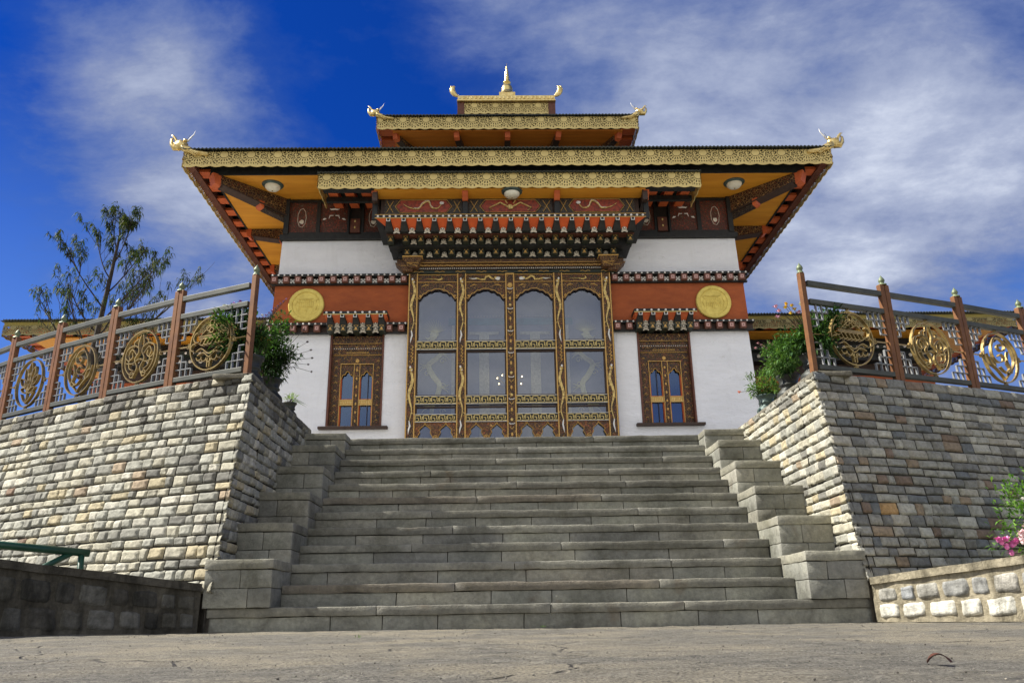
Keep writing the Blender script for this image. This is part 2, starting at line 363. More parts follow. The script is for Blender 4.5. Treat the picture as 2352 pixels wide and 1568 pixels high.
def jit(c, a): k = 1+random.uniform(-a, a); return tuple(max(.005, q*k) for q in c)
def pick(pal):
    x = random.random()*sum(w for w, _ in pal)
    for w, c in pal:
        x -= w
        if x <= 0: return c
    return pal[-1][1]

# ------------------------------------------------------------------ ground and terrace
def axis(lims): 
    out = []
    for a, b, st in lims: 
        k = max(1, int(round((b-a)/st))); out += [a+(b-a)*i/k for i in range(k)]
    return out+[lims[-1][1]]
g = MB(); xs = axis([(-400, -30, 60), (-30, -6, 3), (-6, 6, .09), (6, 30, 3), (30, 400, 60)]); ys = axis([(-400, -10, 60), (-10, .4, 1), (.4, 3, .03), (3, 7.6, .07), (7.6, 20, 2), (20, 400, 60)])
for y in ys:
    for x in xs:
        z = 0
        if abs(x) < 6.5 and 0 < y < 8:
            v = Vector((x, y, 0)); z = .010*noise.noise(v*.9)+.005*noise.noise(v*4)+.006*noise.noise(Vector((x*6, y*12, 3)))+.006*noise.noise(Vector((x*18, y*30, 3)))
            z += max(0, -x-2)*.006*min(1, y/6)-.004
        g.v.append((x, y, z))
nx = len(xs)
for j in range(len(ys)-1):
    for i in range(nx-1): g.face((j*nx+i, j*nx+i+1, (j+1)*nx+i+1, (j+1)*nx+i))
g.build('ground', 'paving', smooth=True, kind='structure')

ZL, ZR = 2.52, 2.46
LW = [(-2.92, 7.97), (-3.0, 8.01), (-4.02, 8.44), (-4.95, 8.93), (-5.88, 9.47), (-6.9, 10.1), (-8.6, 11.4)]
RW = [(2.92, 7.90), (3.0, 7.93), (4.05, 8.28), (5.12, 8.67), (6.1, 9.05), (7.4, 9.7), (9.2, 10.9)]
tz = 2.395
t_ = MB(); poly = [(x-.0, y+.35) for x, y in LW[::-1][:-1]]+[(-3.1, 10.9), (3.1, 10.9)]+[(x, y+.35) for x, y in RW[1:]]+[(60, 14), (60, 80), (-60, 80), (-60, 14)]
t_.v = [(x, y, tz) for x, y in poly]; t_.face(range(len(poly)))
t_.v += [(x, y, 0) for x, y in poly]; n = len(poly)
for i in range(n): t_.face((i, n+i, n+(i+1) % n, (i+1) % n))
t_.build('terrace', 'terrace_stone', kind='structure')

# ------------------------------------------------------------------ staircase
D0, TR, RI, HW = 7.434, .304, .2, 2.39
stair = empty('staircase', (0, D0, 0), label='wide grey stone staircase of twelve steps climbing to the temple terrace', category='staircase')
GP = [(4, (.235, .235, .200)), (3, (.21, .212, .185)), (3, (.26, .25, .21)), (1, (.18, .18, .165)), (.12, (.22, .19, .14))]
for i in range(1, 13):
    y = D0+(i-1)*TR; zt = i*RI; s = MB(); hw = 2.95 if i == 1 else HW
    yb = y+TR+.06 if i < 12 else 11.0
    x = -hw
    while x < hw-.01:      # tread slabs
        w = random.uniform(1.1, 2.3); x1 = min(hw, x+w)
        if hw-x1 < .4: x1 = hw
        s.col = jit(pick([(4, (.178, .172, .143)), (3, (.15, .145, .12)), (.3, (.17, .145, .11)), (2, (.215, .21, .178))]), .08); s.rbox(x+.002, x1-.002, y-.012+random.uniform(-.004, .004), yb, zt-.078, zt+random.uniform(-.002, .002), .11, .010, .009, 4.5, i*3.3)
        x = x1
    x = -hw
    while x < hw-.01:      # riser blocks
        w = random.uniform(.35, 1.1); x1 = min(hw, x+w)
        if hw-x1 < .25: x1 = hw
        s.col = jit(pick(GP), .12); s.rbox(x+.003, x1-.003, y+.008+random.uniform(-.004, .004), y+.26, zt-RI-.02, zt-.080, .12, .007, .005, 6, i*7.7)
        x = x1
    s.build('step', 'step_stone', stair, smooth=True)
TOPS = [.614, .996, 1.38, 1.762, 2.130, 2.405]
for sd in (-1, 1):
    for k in range(6):
        s = MB(); y0 = 7.39+.608*k; y1 = y0+.608+.12 if k < 5 else 10.99; zb = .2+.4*k-.25 if k else .2; zt = TOPS[k]
        a, b_ = sorted((sd*(HW-.0), sd*(2.925 if sd > 0 or k else 2.985))); s.col = jit((.25, .24, .19), .12)
        s.rbox(a-.006, b_+.006, y0-.012, y1, zt-.085, zt, .1, .009, .007, 5, k*5+sd)
        z = zt-.088; row = 0
        while z > zb+.01:
            z0 = max(zb, z-random.uniform(.15, .19)); z0 = zb if z0-zb < .06 else z0
            cut = a+(b_-a)*random.uniform(.3, .7); ycut = y0+random.uniform(.22, .4)
            s.col = jit(pick(GP), .12); s.rbox(a, cut-.002, y0, y1, z0+.002, z-.002, .1, .007, .005, 6, k)
            s.col = jit(pick(GP), .12); s.rbox(cut+.002, b_, y0, y1, z0+.002, z-.002, .1, .007, .005, 6, k+4)
            z = z0; row += 1
        s.build('cheek_block', 'step_stone', stair, smooth=True)

# ------------------------------------------------------------------ retaining walls
PL = [(5, (.44, .415, .33)), (5, (.38, .375, .325)), (1.6, (.46, .40, .27)), (3.4, (.29, .285, .25)), (1.4, (.19, .185, .165)), (.3, (.38, .30, .215)), (.08, (.24, .165, .12)), (3, (.50, .48, .41))]
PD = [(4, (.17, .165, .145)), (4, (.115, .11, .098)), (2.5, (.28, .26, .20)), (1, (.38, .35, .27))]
PR = [(4, (0.354, 0.348, 0.307)), (4, (0.295, 0.289, 0.260)), (3, (0.224, 0.224, 0.212)), (2, (0.401, 0.378, 0.319)), (1.0, (0.330, 0.260, 0.189)), (.8, (0.236, 0.177, 0.136)), (1.4, (0.177, 0.189, 0.195)), (.15, (0.448, 0.283, 0.130)), (1.6, (0.472, 0.460, 0.401))]
def stones(mb, pos, L, zt, zb, pal, rowh=(.082, .122), wid=(.09, .27), topdark=None, seed=0, proud=.006):
    "courses of rough pillowed stones laid on pos(s, h, n); h is measured down from the top"
    H = zt-zb; h = 0; rr = random.Random(seed); row = 0
    while h < H:
        rh = rr.uniform(*rowh); s = -rr.uniform(0, .02) if row % 2 else 0
        s = 0
        while s < L:
            w = rr.uniform(*wid)*(1.25 if s == 0 and row % 2 else 1); s1 = min(s+w, L)
            if L-s1 < .06: s1 = L
            pl = topdark if (topdark and rr.random() < max(0, .85-h/.42)) else pal
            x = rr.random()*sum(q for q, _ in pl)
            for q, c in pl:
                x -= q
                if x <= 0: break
            k = 1+rr.uniform(-.15, .15); mb.col = tuple(v*k for v in c)
            nx_, nz_ = 9, 7; base = len(mb.v); gp = .0035; off = rr.uniform(-.005, .005); ti = rr.uniform(-.005, .005); tj = rr.uniform(-.005, .005)
            wob = rr.uniform(-.007, .007); dh = rr.uniform(-.004, .004); rsc = rr.uniform(.93, 1.04)
            split = rr.random() < .10 and rh > .095
            for j in range(nz_+1):
                for i in range(nx_+1):
                    a, b = i/nx_, j/nz_
                    ea = min(a, 1-a); eb = min(b, 1-b)
                    prof = min(1, ea/.05)**.45*min(1, eb/.075)**.45
                    ss = s+.0065+(s1-s-.013)*a; hh = h+dh+gp+(rh-2*gp)*b*rsc+wob*(a-.5)+.005*math.sin(s*2.3+row)
                    q = Vector((ss*9+seed*3, hh*14, row*.7+seed))
                    jx = .006*noise.noise(q*1.3+Vector((5, 0, 0)))
                    prof *= (.15 if split and j in (3, 4) and False else 1)
                    nn = -.019+prof*(.019+proud+off+ti*(a-.5)*2+tj*(b-.5)*2+.006*noise.noise(q*1.1)+.008*noise.noise(q*3.3))
                    mb.v.append(tuple(pos(ss+jx*min(1, a*(1-a)*8), hh+.004*noise.noise(q*.8), nn)))
            for j in range(nz_):
                for i in range(nx_):
                    f = (base+j*(nx_+1)+i, base+j*(nx_+1)+i+1, base+(j+1)*(nx_+1)+i+1, base+(j+1)*(nx_+1)+i); mb.face(f)
            s = s1
        h += rh; row += 1
def poly_at(P, s):
    for i in range(len(P)-1):
        a, b = Vector(P[i]), Vector(P[i+1]); l = (b-a).length
        if s <= l or i == len(P)-2: return a+(b-a)*(s/l), (b-a)/l
        s -= l
def smooth_poly(P):
    out = []
    for i in range(len(P)-1):
        p0, p1, p2, p3 = [Vector(P[max(0, min(len(P)-1, i+k))]) for k in (-1, 0, 1, 2)]
        for j in range(6):
            t = j/6; out.append(tuple(.5*((2*p1)+(-p0+p2)*t+(2*p0-5*p1+4*p2-p3)*t*t+(-p0+3*p1-3*p2+p3)*t**3)))
    return out+[tuple(P[-1])]
def plen(P): return sum((Vector(P[i+1])-Vector(P[i])).length for i in range(len(P)-1))
BAT = .245
def retaining(sd, P, zt, pal, dark, label, seed):
    root = empty('retaining_wall', (P[0][0], P[0][1], 0), label=label, category='wall', group='rough stone retaining walls flanking the stairs')
    S = smooth_poly(P); L = plen(S); cf = 1.12 if sd < 0 else 1.065
    def pf(s, h, n):
        q, d = poly_at(S, s); nv = Vector((d.y, -d.x))*(-sd if False else 1)
        if nv.y > 0: nv = -nv
        return Vector((q.x+nv.x*n, q.y+nv.y*n-cf*BAT*h, zt-h))
    def pf0(s, h, n):     # keep the first stones on the side plane
        v = pf(s, h, n)
        if s < .25: v.x = sd*2.925+(v.x-sd*2.925)*min(1, s/.25) if s < .02 else v.x
        return v
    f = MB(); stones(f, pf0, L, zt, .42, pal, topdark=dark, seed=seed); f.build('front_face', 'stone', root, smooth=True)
    YE = 10.75
    def ps(s, h, n):
        y0 = P[0][1]-cf*BAT*h; k = s/(YE-P[0][1]); return Vector((sd*(2.92)-sd*(n), y0+(YE-y0)*k, zt-h))
    f = MB(); stones(f, ps, YE-P[0][1], zt, .42, PL, wid=(.11, .25), topdark=dark if sd < 0 else None, seed=seed+5)  # on the right wall PL paints the sun's light into this side's colour
    f.build('side_face', 'stone', root, smooth=True)
    c = MB()        # mortar core and coping
    N = 40
    for i in range(N):
        a, b = L*i/N, L*(i+1)/N
        A, B, A2, B2 = pf(a, .006, -.03), pf(b, .006, -.03), pf(a, zt-.42, -.03), pf(b, zt-.42, -.03)
        c.quad(A2, B2, Vector((B2.x, B2.y, 0)), Vector((A2.x, A2.y, 0)))
        c.quad(A, B, B2, A2); bk = Vector((0, .42, 0)); c.quad(A, A+bk, B+bk, B); c.quad(A+bk, A2+Vector((0, 1, 0)), B2+Vector((0, 1, 0)), B+bk)
    x0 = sd*2.955; c.quad((x0, P[0][1]+.02, zt-.006), (x0, YE, zt-.006), (x0, YE, .42), (x0, P[0][1]-cf*BAT*(zt-.42), .42)); c.quad((x0, P[0][1]-cf*BAT*(zt-.42), .42), (x0, YE, .42), (x0, YE, 0), (x0, P[0][1]-cf*BAT*(zt-.42), 0))
    xo = sd*3.36; c.quad((x0, P[0][1], zt-.006), (x0, YE, zt-.006), (xo, YE, zt-.006), (xo, P[0][1]+.2, zt-.006)); c.quad((x0, YE, 0), (x0, YE, zt-.006), (xo, YE, zt-.006), (xo, YE, 0))
    c.quad((xo, P[0][1]+.2, zt-.006), (xo, YE, zt-.006), (xo, YE, 2), (xo, P[0][1]+.2, 2))
    c.build('mortar_core', 'mortar', root)
    k = MB(); k.col = (.17, .16, .135); y = P[0][1]+.03
    while y < YE:
        y1 = min(YE, y+random.uniform(.25, .5)); k.col = jit((.19, .175, .14), .15)
        xa, xb = sorted((sd*2.915, sd*3.34)); k.rbox(xa, xb, y+.003, y1-.003, zt-.045, zt+.006, .09, .012, .007, 8, y); y = y1
    k.build('coping', 'stone', root, smooth=True)
    return root
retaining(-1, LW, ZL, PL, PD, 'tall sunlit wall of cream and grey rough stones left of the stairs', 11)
retaining(1, RW, ZR, PR, None, 'tall wall of brown and slate rough stones right of the stairs', 23)

# ------------------------------------------------------------------ low roadside walls
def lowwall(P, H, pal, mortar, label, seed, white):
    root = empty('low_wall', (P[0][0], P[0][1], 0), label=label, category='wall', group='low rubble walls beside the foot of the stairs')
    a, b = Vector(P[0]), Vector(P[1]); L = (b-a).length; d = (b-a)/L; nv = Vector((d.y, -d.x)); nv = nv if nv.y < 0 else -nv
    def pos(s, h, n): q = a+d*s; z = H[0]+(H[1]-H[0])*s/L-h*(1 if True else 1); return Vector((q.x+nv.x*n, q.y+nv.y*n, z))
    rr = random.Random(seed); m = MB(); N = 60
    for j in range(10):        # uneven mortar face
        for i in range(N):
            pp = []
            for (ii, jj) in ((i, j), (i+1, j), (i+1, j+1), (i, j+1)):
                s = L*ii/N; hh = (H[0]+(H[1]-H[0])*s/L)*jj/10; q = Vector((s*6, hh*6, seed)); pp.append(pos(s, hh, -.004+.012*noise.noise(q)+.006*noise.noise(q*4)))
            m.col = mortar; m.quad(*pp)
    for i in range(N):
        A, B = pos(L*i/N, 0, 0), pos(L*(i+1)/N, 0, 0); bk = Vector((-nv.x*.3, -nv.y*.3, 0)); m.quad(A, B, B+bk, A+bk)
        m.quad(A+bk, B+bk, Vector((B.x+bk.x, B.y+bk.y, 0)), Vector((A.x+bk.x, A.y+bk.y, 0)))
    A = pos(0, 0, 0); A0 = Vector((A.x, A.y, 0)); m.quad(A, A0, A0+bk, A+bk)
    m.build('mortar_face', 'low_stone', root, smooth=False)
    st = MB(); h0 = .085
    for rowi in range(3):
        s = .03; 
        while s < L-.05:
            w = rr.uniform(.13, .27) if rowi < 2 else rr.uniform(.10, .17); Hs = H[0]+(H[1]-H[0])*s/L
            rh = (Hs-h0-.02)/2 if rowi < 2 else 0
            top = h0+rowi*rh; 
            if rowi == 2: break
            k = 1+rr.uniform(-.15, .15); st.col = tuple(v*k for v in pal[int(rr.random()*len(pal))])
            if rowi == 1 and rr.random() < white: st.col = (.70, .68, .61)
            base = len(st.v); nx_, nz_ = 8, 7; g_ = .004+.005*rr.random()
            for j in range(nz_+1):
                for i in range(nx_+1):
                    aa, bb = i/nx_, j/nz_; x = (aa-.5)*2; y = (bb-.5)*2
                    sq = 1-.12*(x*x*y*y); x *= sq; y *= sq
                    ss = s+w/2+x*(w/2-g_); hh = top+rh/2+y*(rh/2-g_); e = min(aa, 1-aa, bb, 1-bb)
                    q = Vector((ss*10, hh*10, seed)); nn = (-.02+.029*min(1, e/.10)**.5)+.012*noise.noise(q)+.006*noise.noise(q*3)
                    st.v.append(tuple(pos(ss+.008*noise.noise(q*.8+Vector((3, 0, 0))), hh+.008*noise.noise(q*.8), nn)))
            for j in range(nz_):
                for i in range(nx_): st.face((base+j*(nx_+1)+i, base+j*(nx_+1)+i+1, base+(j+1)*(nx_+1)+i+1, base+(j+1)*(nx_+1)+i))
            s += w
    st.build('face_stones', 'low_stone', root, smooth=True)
    cp = MB(); k = 26
    for i in range(k):
        s0, s1 = L*i/k, L*(i+1)/k; cp.col = mortar; hh = .05
        def e(s, n, h): v = pos(s, h, n); q = v*5; return v+Vector((0, 0, .006*noise.noise(q)))+Vector((nv.x, nv.y, 0))*(.008*noise.noise(q*2))
        P8 = [e(s0, .02, hh), e(s1, .02, hh), e(s0, -.32, hh), e(s1, -.32, hh), e(s0, .02, -.012), e(s1, .02, -.012), e(s0, -.32, -.012), e(s1, -.32, -.012)]
        cp.hexa(P8)
    cp.build('coping', 'low_stone', root)
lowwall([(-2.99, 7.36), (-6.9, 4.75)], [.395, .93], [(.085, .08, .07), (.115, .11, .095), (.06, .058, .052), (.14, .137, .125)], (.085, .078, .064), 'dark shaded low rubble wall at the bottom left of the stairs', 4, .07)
lowwall([(2.93, 7.35), (5.9, 4.35)], [.365, .78], [(.34, .33, .30), (.42, .40, .36), (.30, .30, .29), (.27, .28, .29)], (.33, .29, .21), 'sunlit low rubble wall with whitewashed stones right of the stairs', 9, .55)

# ------------------------------------------------------------------ balustrades
def ribbon(mb, pts, fr, th=.006, dp=.018, closed=False):
    "flat metal strap bent along a 2-D path; fr(u, w, n) gives the place"
    P = [Vector(q) for q in pts]; n = len(P); base = len(mb.v)
    for i, q in enumerate(P):
        a, b = (P[(i-1) % n], P[(i+1) % n]) if closed else (P[max(0, i-1)], P[min(n-1, i+1)])
        d = (b-a); d = d.normalized() if d.length > 1e-9 else Vector((1, 0)); nn = Vector((-d.y, d.x))*th
        for (sx, dn) in ((1, -dp), (1, dp), (-1, dp), (-1, -dp)):
            w = q+nn*sx; mb.v.append(tuple(fr(w.x, w.y, dn)))
    for i in range(n if closed else n-1):
        j = (i+1) % n
        for k in range(4): mb.face((base+i*4+k, base+j*4+k, base+j*4+(k+1) % 4, base+i*4+(k+1) % 4))
    if not closed: mb.face([base+k for k in range(4)]); mb.face([base+(n-1)*4+k for k in (3, 2, 1, 0)])
def arc(cx, cy, r, a0, a1, n=12): return [(cx+r*math.cos(R(a0+(a1-a0)*i/n)), cy+r*math.sin(R(a0+(a1-a0)*i/n))) for i in range(n+1)]
def spline(P, k=5):
    out = []
    for i in range(len(P)-1):
        p0, p1, p2, p3 = [Vector(P[max(0, min(len(P)-1, i+q))]) for q in (-1, 0, 1, 2)]
        for j in range(k):
            t = j/k; out.append(tuple(.5*((2*p1)+(-p0+p2)*t+(2*p0-5*p1+4*p2-p3)*t*t+(-p0+3*p1-3*p2+p3)*t**3)))
    return out+[tuple(P[-1])]
def emblem(kind):
    E = []
    if kind == 'parasol':
        E += [arc(0, .80, .12, 0, 360), arc(-.16, .60, .11, 0, 360), arc(.16, .60, .11, 0, 360), arc(0, .50, .10, 0, 360), [(-.55, .32), (-.12, .66)], [(.55, .32), (.12, .66)], [(-.66, .30), (.66, .30)]]
        E += [arc(-.70, .28, .20, 90, 300), arc(.70, .28, .20, 90, -120), [(-.62, .20), (.62, .20)]]
        for i in range(6): E.append(spline([(-.58+.2*i, .20), (-.46+.2*i, .0), (-.60+.2*i, -.05), (-.66+.2*i, .02)]))
        E += [spline([(-.7, -.28), (-.45, -.18), (-.2, -.34), (0, -.42), (.2, -.34), (.45, -.18), (.7, -.28)]), spline([(-.62, -.45), (-.3, -.36), (0, -.56), (.3, -.36), (.62, -.45)])]
        for i in range(5): E.append(arc(-.52+.26*i, -.52-.10*(1-abs(i-2)/2), .13, 180, 360, 8))
        E += [[(-.06, -.6), (-.06, -.95)], [(.06, -.6), (.06, -.95)], arc(-.85, -.1, .15, 60, 280), arc(.85, -.1, .15, 120, -100)]
    elif kind == 'fish':
        for s in (-1, 1):
            E += [spline([(s*.06, .90), (s*.16, .55), (s*.10, .2), (s*.28, -.1), (s*.10, -.45), (s*.3, -.85)]), spline([(s*.10, .35), (s*.40, .50), (s*.75, .40), (s*.86, .10), (s*.66, -.10), (s*.44, 0), (s*.46, .2)]),
                  spline([(s*.22, .1), (s*.50, .35), (s*.66, .15), (s*.58, -.05)]), spline([(s*.86, .05), (s*.78, -.4), (s*.45, -.7), (s*.14, -.62)]), spline([(s*.62, -.12), (s*.55, -.42), (s*.3, -.55)]),
                  arc(s*.36, -.72, .11, 0, 360), spline([(s*.2, .75), (s*.42, .62), (s*.38, .45)]), spline([(-s*.25, -.2), (0, -.1), (s*.4, -.25), (s*.75, -.2)])]
    elif kind == 'conch':
        E += [spline([(-.15, .85), (.15, .82), (.38, .62), (.30, .35), (.05, .30), (-.08, .45), (.05, .58), (.18, .52)]), spline([(.42, .8), (.72, .4), (.80, -.1), (.55, -.5), (.2, -.78), (0, -.95)]),
              spline([(-.2, .8), (-.45, .45), (-.50, .05), (-.25, -.2), (.1, -.15), (.18, .05), (0, .15), (-.12, .05)]), spline([(-.85, .1), (-.7, -.3), (-.35, -.55), (-.1, -.8), (0, -.95)]), spline([(.5, .3), (.35, -.1), (.45, -.4), (.2, -.6)]),
              spline([(-.8, -.05), (-.55, -.1), (-.45, -.4), (-.7, -.35), (-.8, -.05)]), spline([(.3, -.2), (.5, -.6), (.1, -.6), (-.15, -.4)])]
    else:
        for (cx, cy, a, s) in ((0, .5, 90, .42), (-.25, .35, 110, .36), (.25, .35, 70, .36), (-.45, .05, 140, .34), (.45, .05, 40, .34), (0, .1, 90, .34), (-.3, -.35, 160, .28), (.3, -.3, 20, .28), (-.18, -.1, 120, .28), (.18, -.1, 60, .28)):
            d = Vector((math.cos(R(a)), math.sin(R(a)))); nn = Vector((-d.y, d.x)); c = Vector((cx, cy))
            E.append(spline([tuple(c-d*s), tuple(c+nn*s*.42), tuple(c+d*s), tuple(c-nn*s*.42), tuple(c-d*s)], 4))
        E += [[(0, -.2), (0, -.95)], spline([(0, -.9), (.25, -.75), (.5, -.45)]), spline([(0, -.9), (-.25, -.75), (-.5, -.45)])]
    return E
def balustrade(sd, P, zb, kinds, label, words):
    root = empty('balustrade', (P[0][0], P[0][1], zb), label=label, category='balustrade', group='bronze balustrades on the retaining walls')
    H = 1.14
    n = len(P)
    for i, (x, y) in enumerate(P):
        q = MB(); a = Vector(P[max(0, i-1)]); b = Vector(P[min(n-1, i+1)]); d = (b-a).normalized(); nn = Vector((d.y, -d.x)); nn = nn if nn.y < 0 else -nn
        offs = (-.034, .034) if i else (.0,); hw = .030
        for o in offs:
            c = Vector((x, y))+d*o; P8 = []
            for z in (zb-.03, zb+H+(0 if i == 0 else .0)):
                for (sn, sdr) in ((1, -1), (1, 1), (-1, -1), (-1, 1)):
                    w = c+d*sdr*hw+nn*sn*(-hw); P8.append((w.x, w.y, z))
            q.hexa(P8)
        po = q.build('post', 'bronze_post', root, bev=.004)
        c = MB(); c.lathe((x, y, zb+H), [(.050 if i else .036, 0), (.050 if i else .036, .012), (.028, .018), (.024, .035), (.034, .048), (.036, .062), (.026, .085), (.010, .108), (.002, .125)], 10)
        c.build('finial', 'finial_green', po, smooth=True)
    for i in range(n-1):
        a, b = Vector(P[i]), Vector(P[i+1]); L = (b-a).length; d = (b-a)/L; nn = Vector((d.y, -d.x)); nn = nn if nn.y < 0 else -nn
        def fr(u, w, dn, a=a, d=d, nn=nn): return Vector((a.x+d.x*u+nn.x*dn, a.y+d.y*u+nn.y*dn, zb+w))
        for nm, z0, z1, t2 in (('top_rail', 1.0, 1.058, .028), ('middle_rail', .785, .842, .028), ('bottom_rail', .045, .098, .028)):
            q = MB(); q.hexa([fr(u, w, dn) for w in (z0, z1) for dn in (-t2, t2) for u in (.06, L-.06)]); q.build(nm, 'rail_metal', root, bev=.004)
        u0, u1, w0, w1 = .065, L-.065, .10, .783; um = (u0+u1)/2; wm = (w0+w1)/2; Rg = min(.285, (u1-u0)*.34)
        for su in (0, 1):
            for sw in (0, 1):
                X = lambda u: u0+u if su == 0 else u1-u
                Wv = lambda w: w0+w if sw == 0 else w1-w
                lt = MB()
                for (pa) in ([(.075, 0), (.075, .25)], [(.150, 0), (.150, .17)], [(.225, 0), (.225, .085)], [(0, .085), (.225, .085)], [(0, .17), (.150, .17)], [(0, .25), (.075, .25)]):
                    ribbon(lt, [(X(u), Wv(w)) for u, w in pa], fr, .005, .014)
                lt.build('lattice', 'lattice_metal', root)
        em = MB()
        for s_ in (-1, 1): ribbon(em, [(um+s_*Rg*.98, wm), (u1 if s_ > 0 else u0, wm)], fr, .004, .012)
        ribbon(em, [(um+Rg*math.cos(q_), wm+Rg*1.08*math.sin(q_)) for q_ in [2*math.pi*k/36 for k in range(36)]], fr, .006, .020, True)
        for path in emblem(kinds[i]): ribbon(em, [(um+x*Rg*.96, wm+y*Rg*1.02) for x, y in path], fr, .0055, .020)
        for (ex, ey) in ((0, 1.13), (0, -1.13), (1.1, 0), (-1.1, 0)):
            for (qx, qy) in ((0, .04), (-.05, -.03), (.05, -.03)): ribbon(em, [(um+ex*Rg+qx*Rg+.013*math.cos(k*math.pi/3), wm+ey*Rg+qy*Rg*1.5+.013*math.sin(k*math.pi/3)) for k in range(6)], fr, .003, .012, True)
        em.build('emblem', 'brass', root, label=words[kinds[i]])
    return root
words = {'parasol': 'round brass parasol emblem with scalloped canopy', 'fish': 'round brass emblem of paired curling fish', 'conch': 'round brass emblem of a curled conch', 'lotus': 'round brass lotus emblem with pointed petals'}
def inset(P, d=.10): return [(x, y+d) for x, y in P]
balustrade(-1, inset([(-3.00, 7.97), (-3.98, 8.42), (-4.92, 8.91), (-5.84, 9.44), (-6.72, 9.98), (-7.6, 10.6)]), ZL, ['parasol', 'fish', 'conch', 'lotus', 'parasol'], 'bronze balustrade with round emblems on top of the left stone wall', words)
balustrade(1, inset([(2.96, 7.89), (4.04, 8.26), (5.10, 8.64), (6.12, 9.04), (7.1, 9.5)]), ZR, ['parasol', 'fish', 'conch', 'lotus'], 'bronze balustrade with round emblems on top of the right stone wall', words)

# ------------------------------------------------------------------ temple
X0 = -.07
YF = 15.0
temple = empty('temple', (X0, YF, tz), label='white temple with golden tiered eaves and glazed painted bay above the stairs', category='temple')
def hw(z): return 4.70+.028*(7.42-z)
YB = 23.0
# ---- walls with openings
w = MB()
zs = [tz, 3.52, 5.40, 5.56, 6.44, 7.44]
BL, BR = -2.12, 1.965
WL = (-3.66, -2.60); WR = (2.43, 3.50)
def wallrow(z0, z1, xs_open):
    N = 8
    for k in range(N):
        a, b = z0+(z1-z0)*k/N, z0+(z1-z0)*(k+1)/N
        spans = []; cur = None; edges = [('E', -1)]
        segs = []; left = None
        pts = [None]+[e for o in xs_open for e in o]+[None]
        for i in range(0, len(pts), 2):
            l, rr_ = pts[i], pts[i+1]
            xa0 = X0-hw(a) if l is None else l; xa1 = X0+hw(a) if rr_ is None else rr_
            xb0 = X0-hw(b) if l is None else l; xb1 = X0+hw(b) if rr_ is None else rr_
            w.quad((xa0, YF, a), (xa1, YF, a), (xb1, YF, b), (xb0, YF, b))
bay = (BL, BR)
wallrow(tz, 3.52, [bay]); wallrow(3.52, 5.40, [WL, bay, WR]); wallrow(5.40, 7.0, [bay]); wallrow(7.0, 7.44, [])
for sx in (-1, 1):
    w.quad((X0+sx*hw(tz), YF, tz), (X0+sx*hw(7.44), YF, 7.44), (X0+sx*hw(7.44), YB, 7.44), (X0+sx*hw(tz), YB, tz))
w.quad((X0-hw(tz), YB, tz), (X0+hw(tz), YB, tz), (X0+hw(7.44), YB, 7.44), (X0-hw(7.44), YB, 7.44))
for (a, b) in (WL, WR):      # reveals
    for x in (a, b): w.quad((x, YF, 3.52), (x, YF+.4, 3.52), (x, YF+.4, 5.40), (x, YF, 5.40))
w.build('wall', 'white_wall', temple)
for (xa, xb) in ((None, BL), (BR, None)):
    rb = MB()
    P8 = []
    for z in (5.56, 6.44):
        for y in (YF-.03, YF+.2):
            for x in (xa, xb):
                P8.append(((X0-hw(z)-.03) if (x is None and xa is None) else (X0+hw(z)+.03) if x is None else x, y, z))
    rb.hexa(P8)
    x = X0+(-1 if xa is None else 1)*(hw(6)+.03); rb.quad((x, YF+.2, 5.56), (x, YF+.2, 6.44), (x, YB, 6.44), (x, YB, 5.56))
    rb.build('red_band', 'red_wall', temple)
# interior shell
ins = MB(); ins.quad((-2.9, 16.5, tz), (2.8, 16.5, tz), (2.8, 16.5, 7.2), (-2.9, 16.5, 7.2)); ins.quad((-2.9, YF+.1, 7.2), (2.8, YF+.1, 7.2), (2.8, 16.5, 7.2), (-2.9, 16.5, 7.2))
ins.quad((-2.9, YF+.1, tz), (-2.9, 16.5, tz), (-2.9, 16.5, 7.2), (-2.9, YF+.1, 7.2)); ins.quad((2.8, YF+.1, tz), (2.8, 16.5, tz), (2.8, 16.5, 7.2), (2.8, YF+.1, 7.2)); ins.quad((-2.9, YF+.1, tz+.02), (2.8, YF+.1, tz+.02), (2.8, 16.5, tz+.02), (-2.9, 16.5, tz+.02))
ins.build('inner_hall', 'interior', temple)
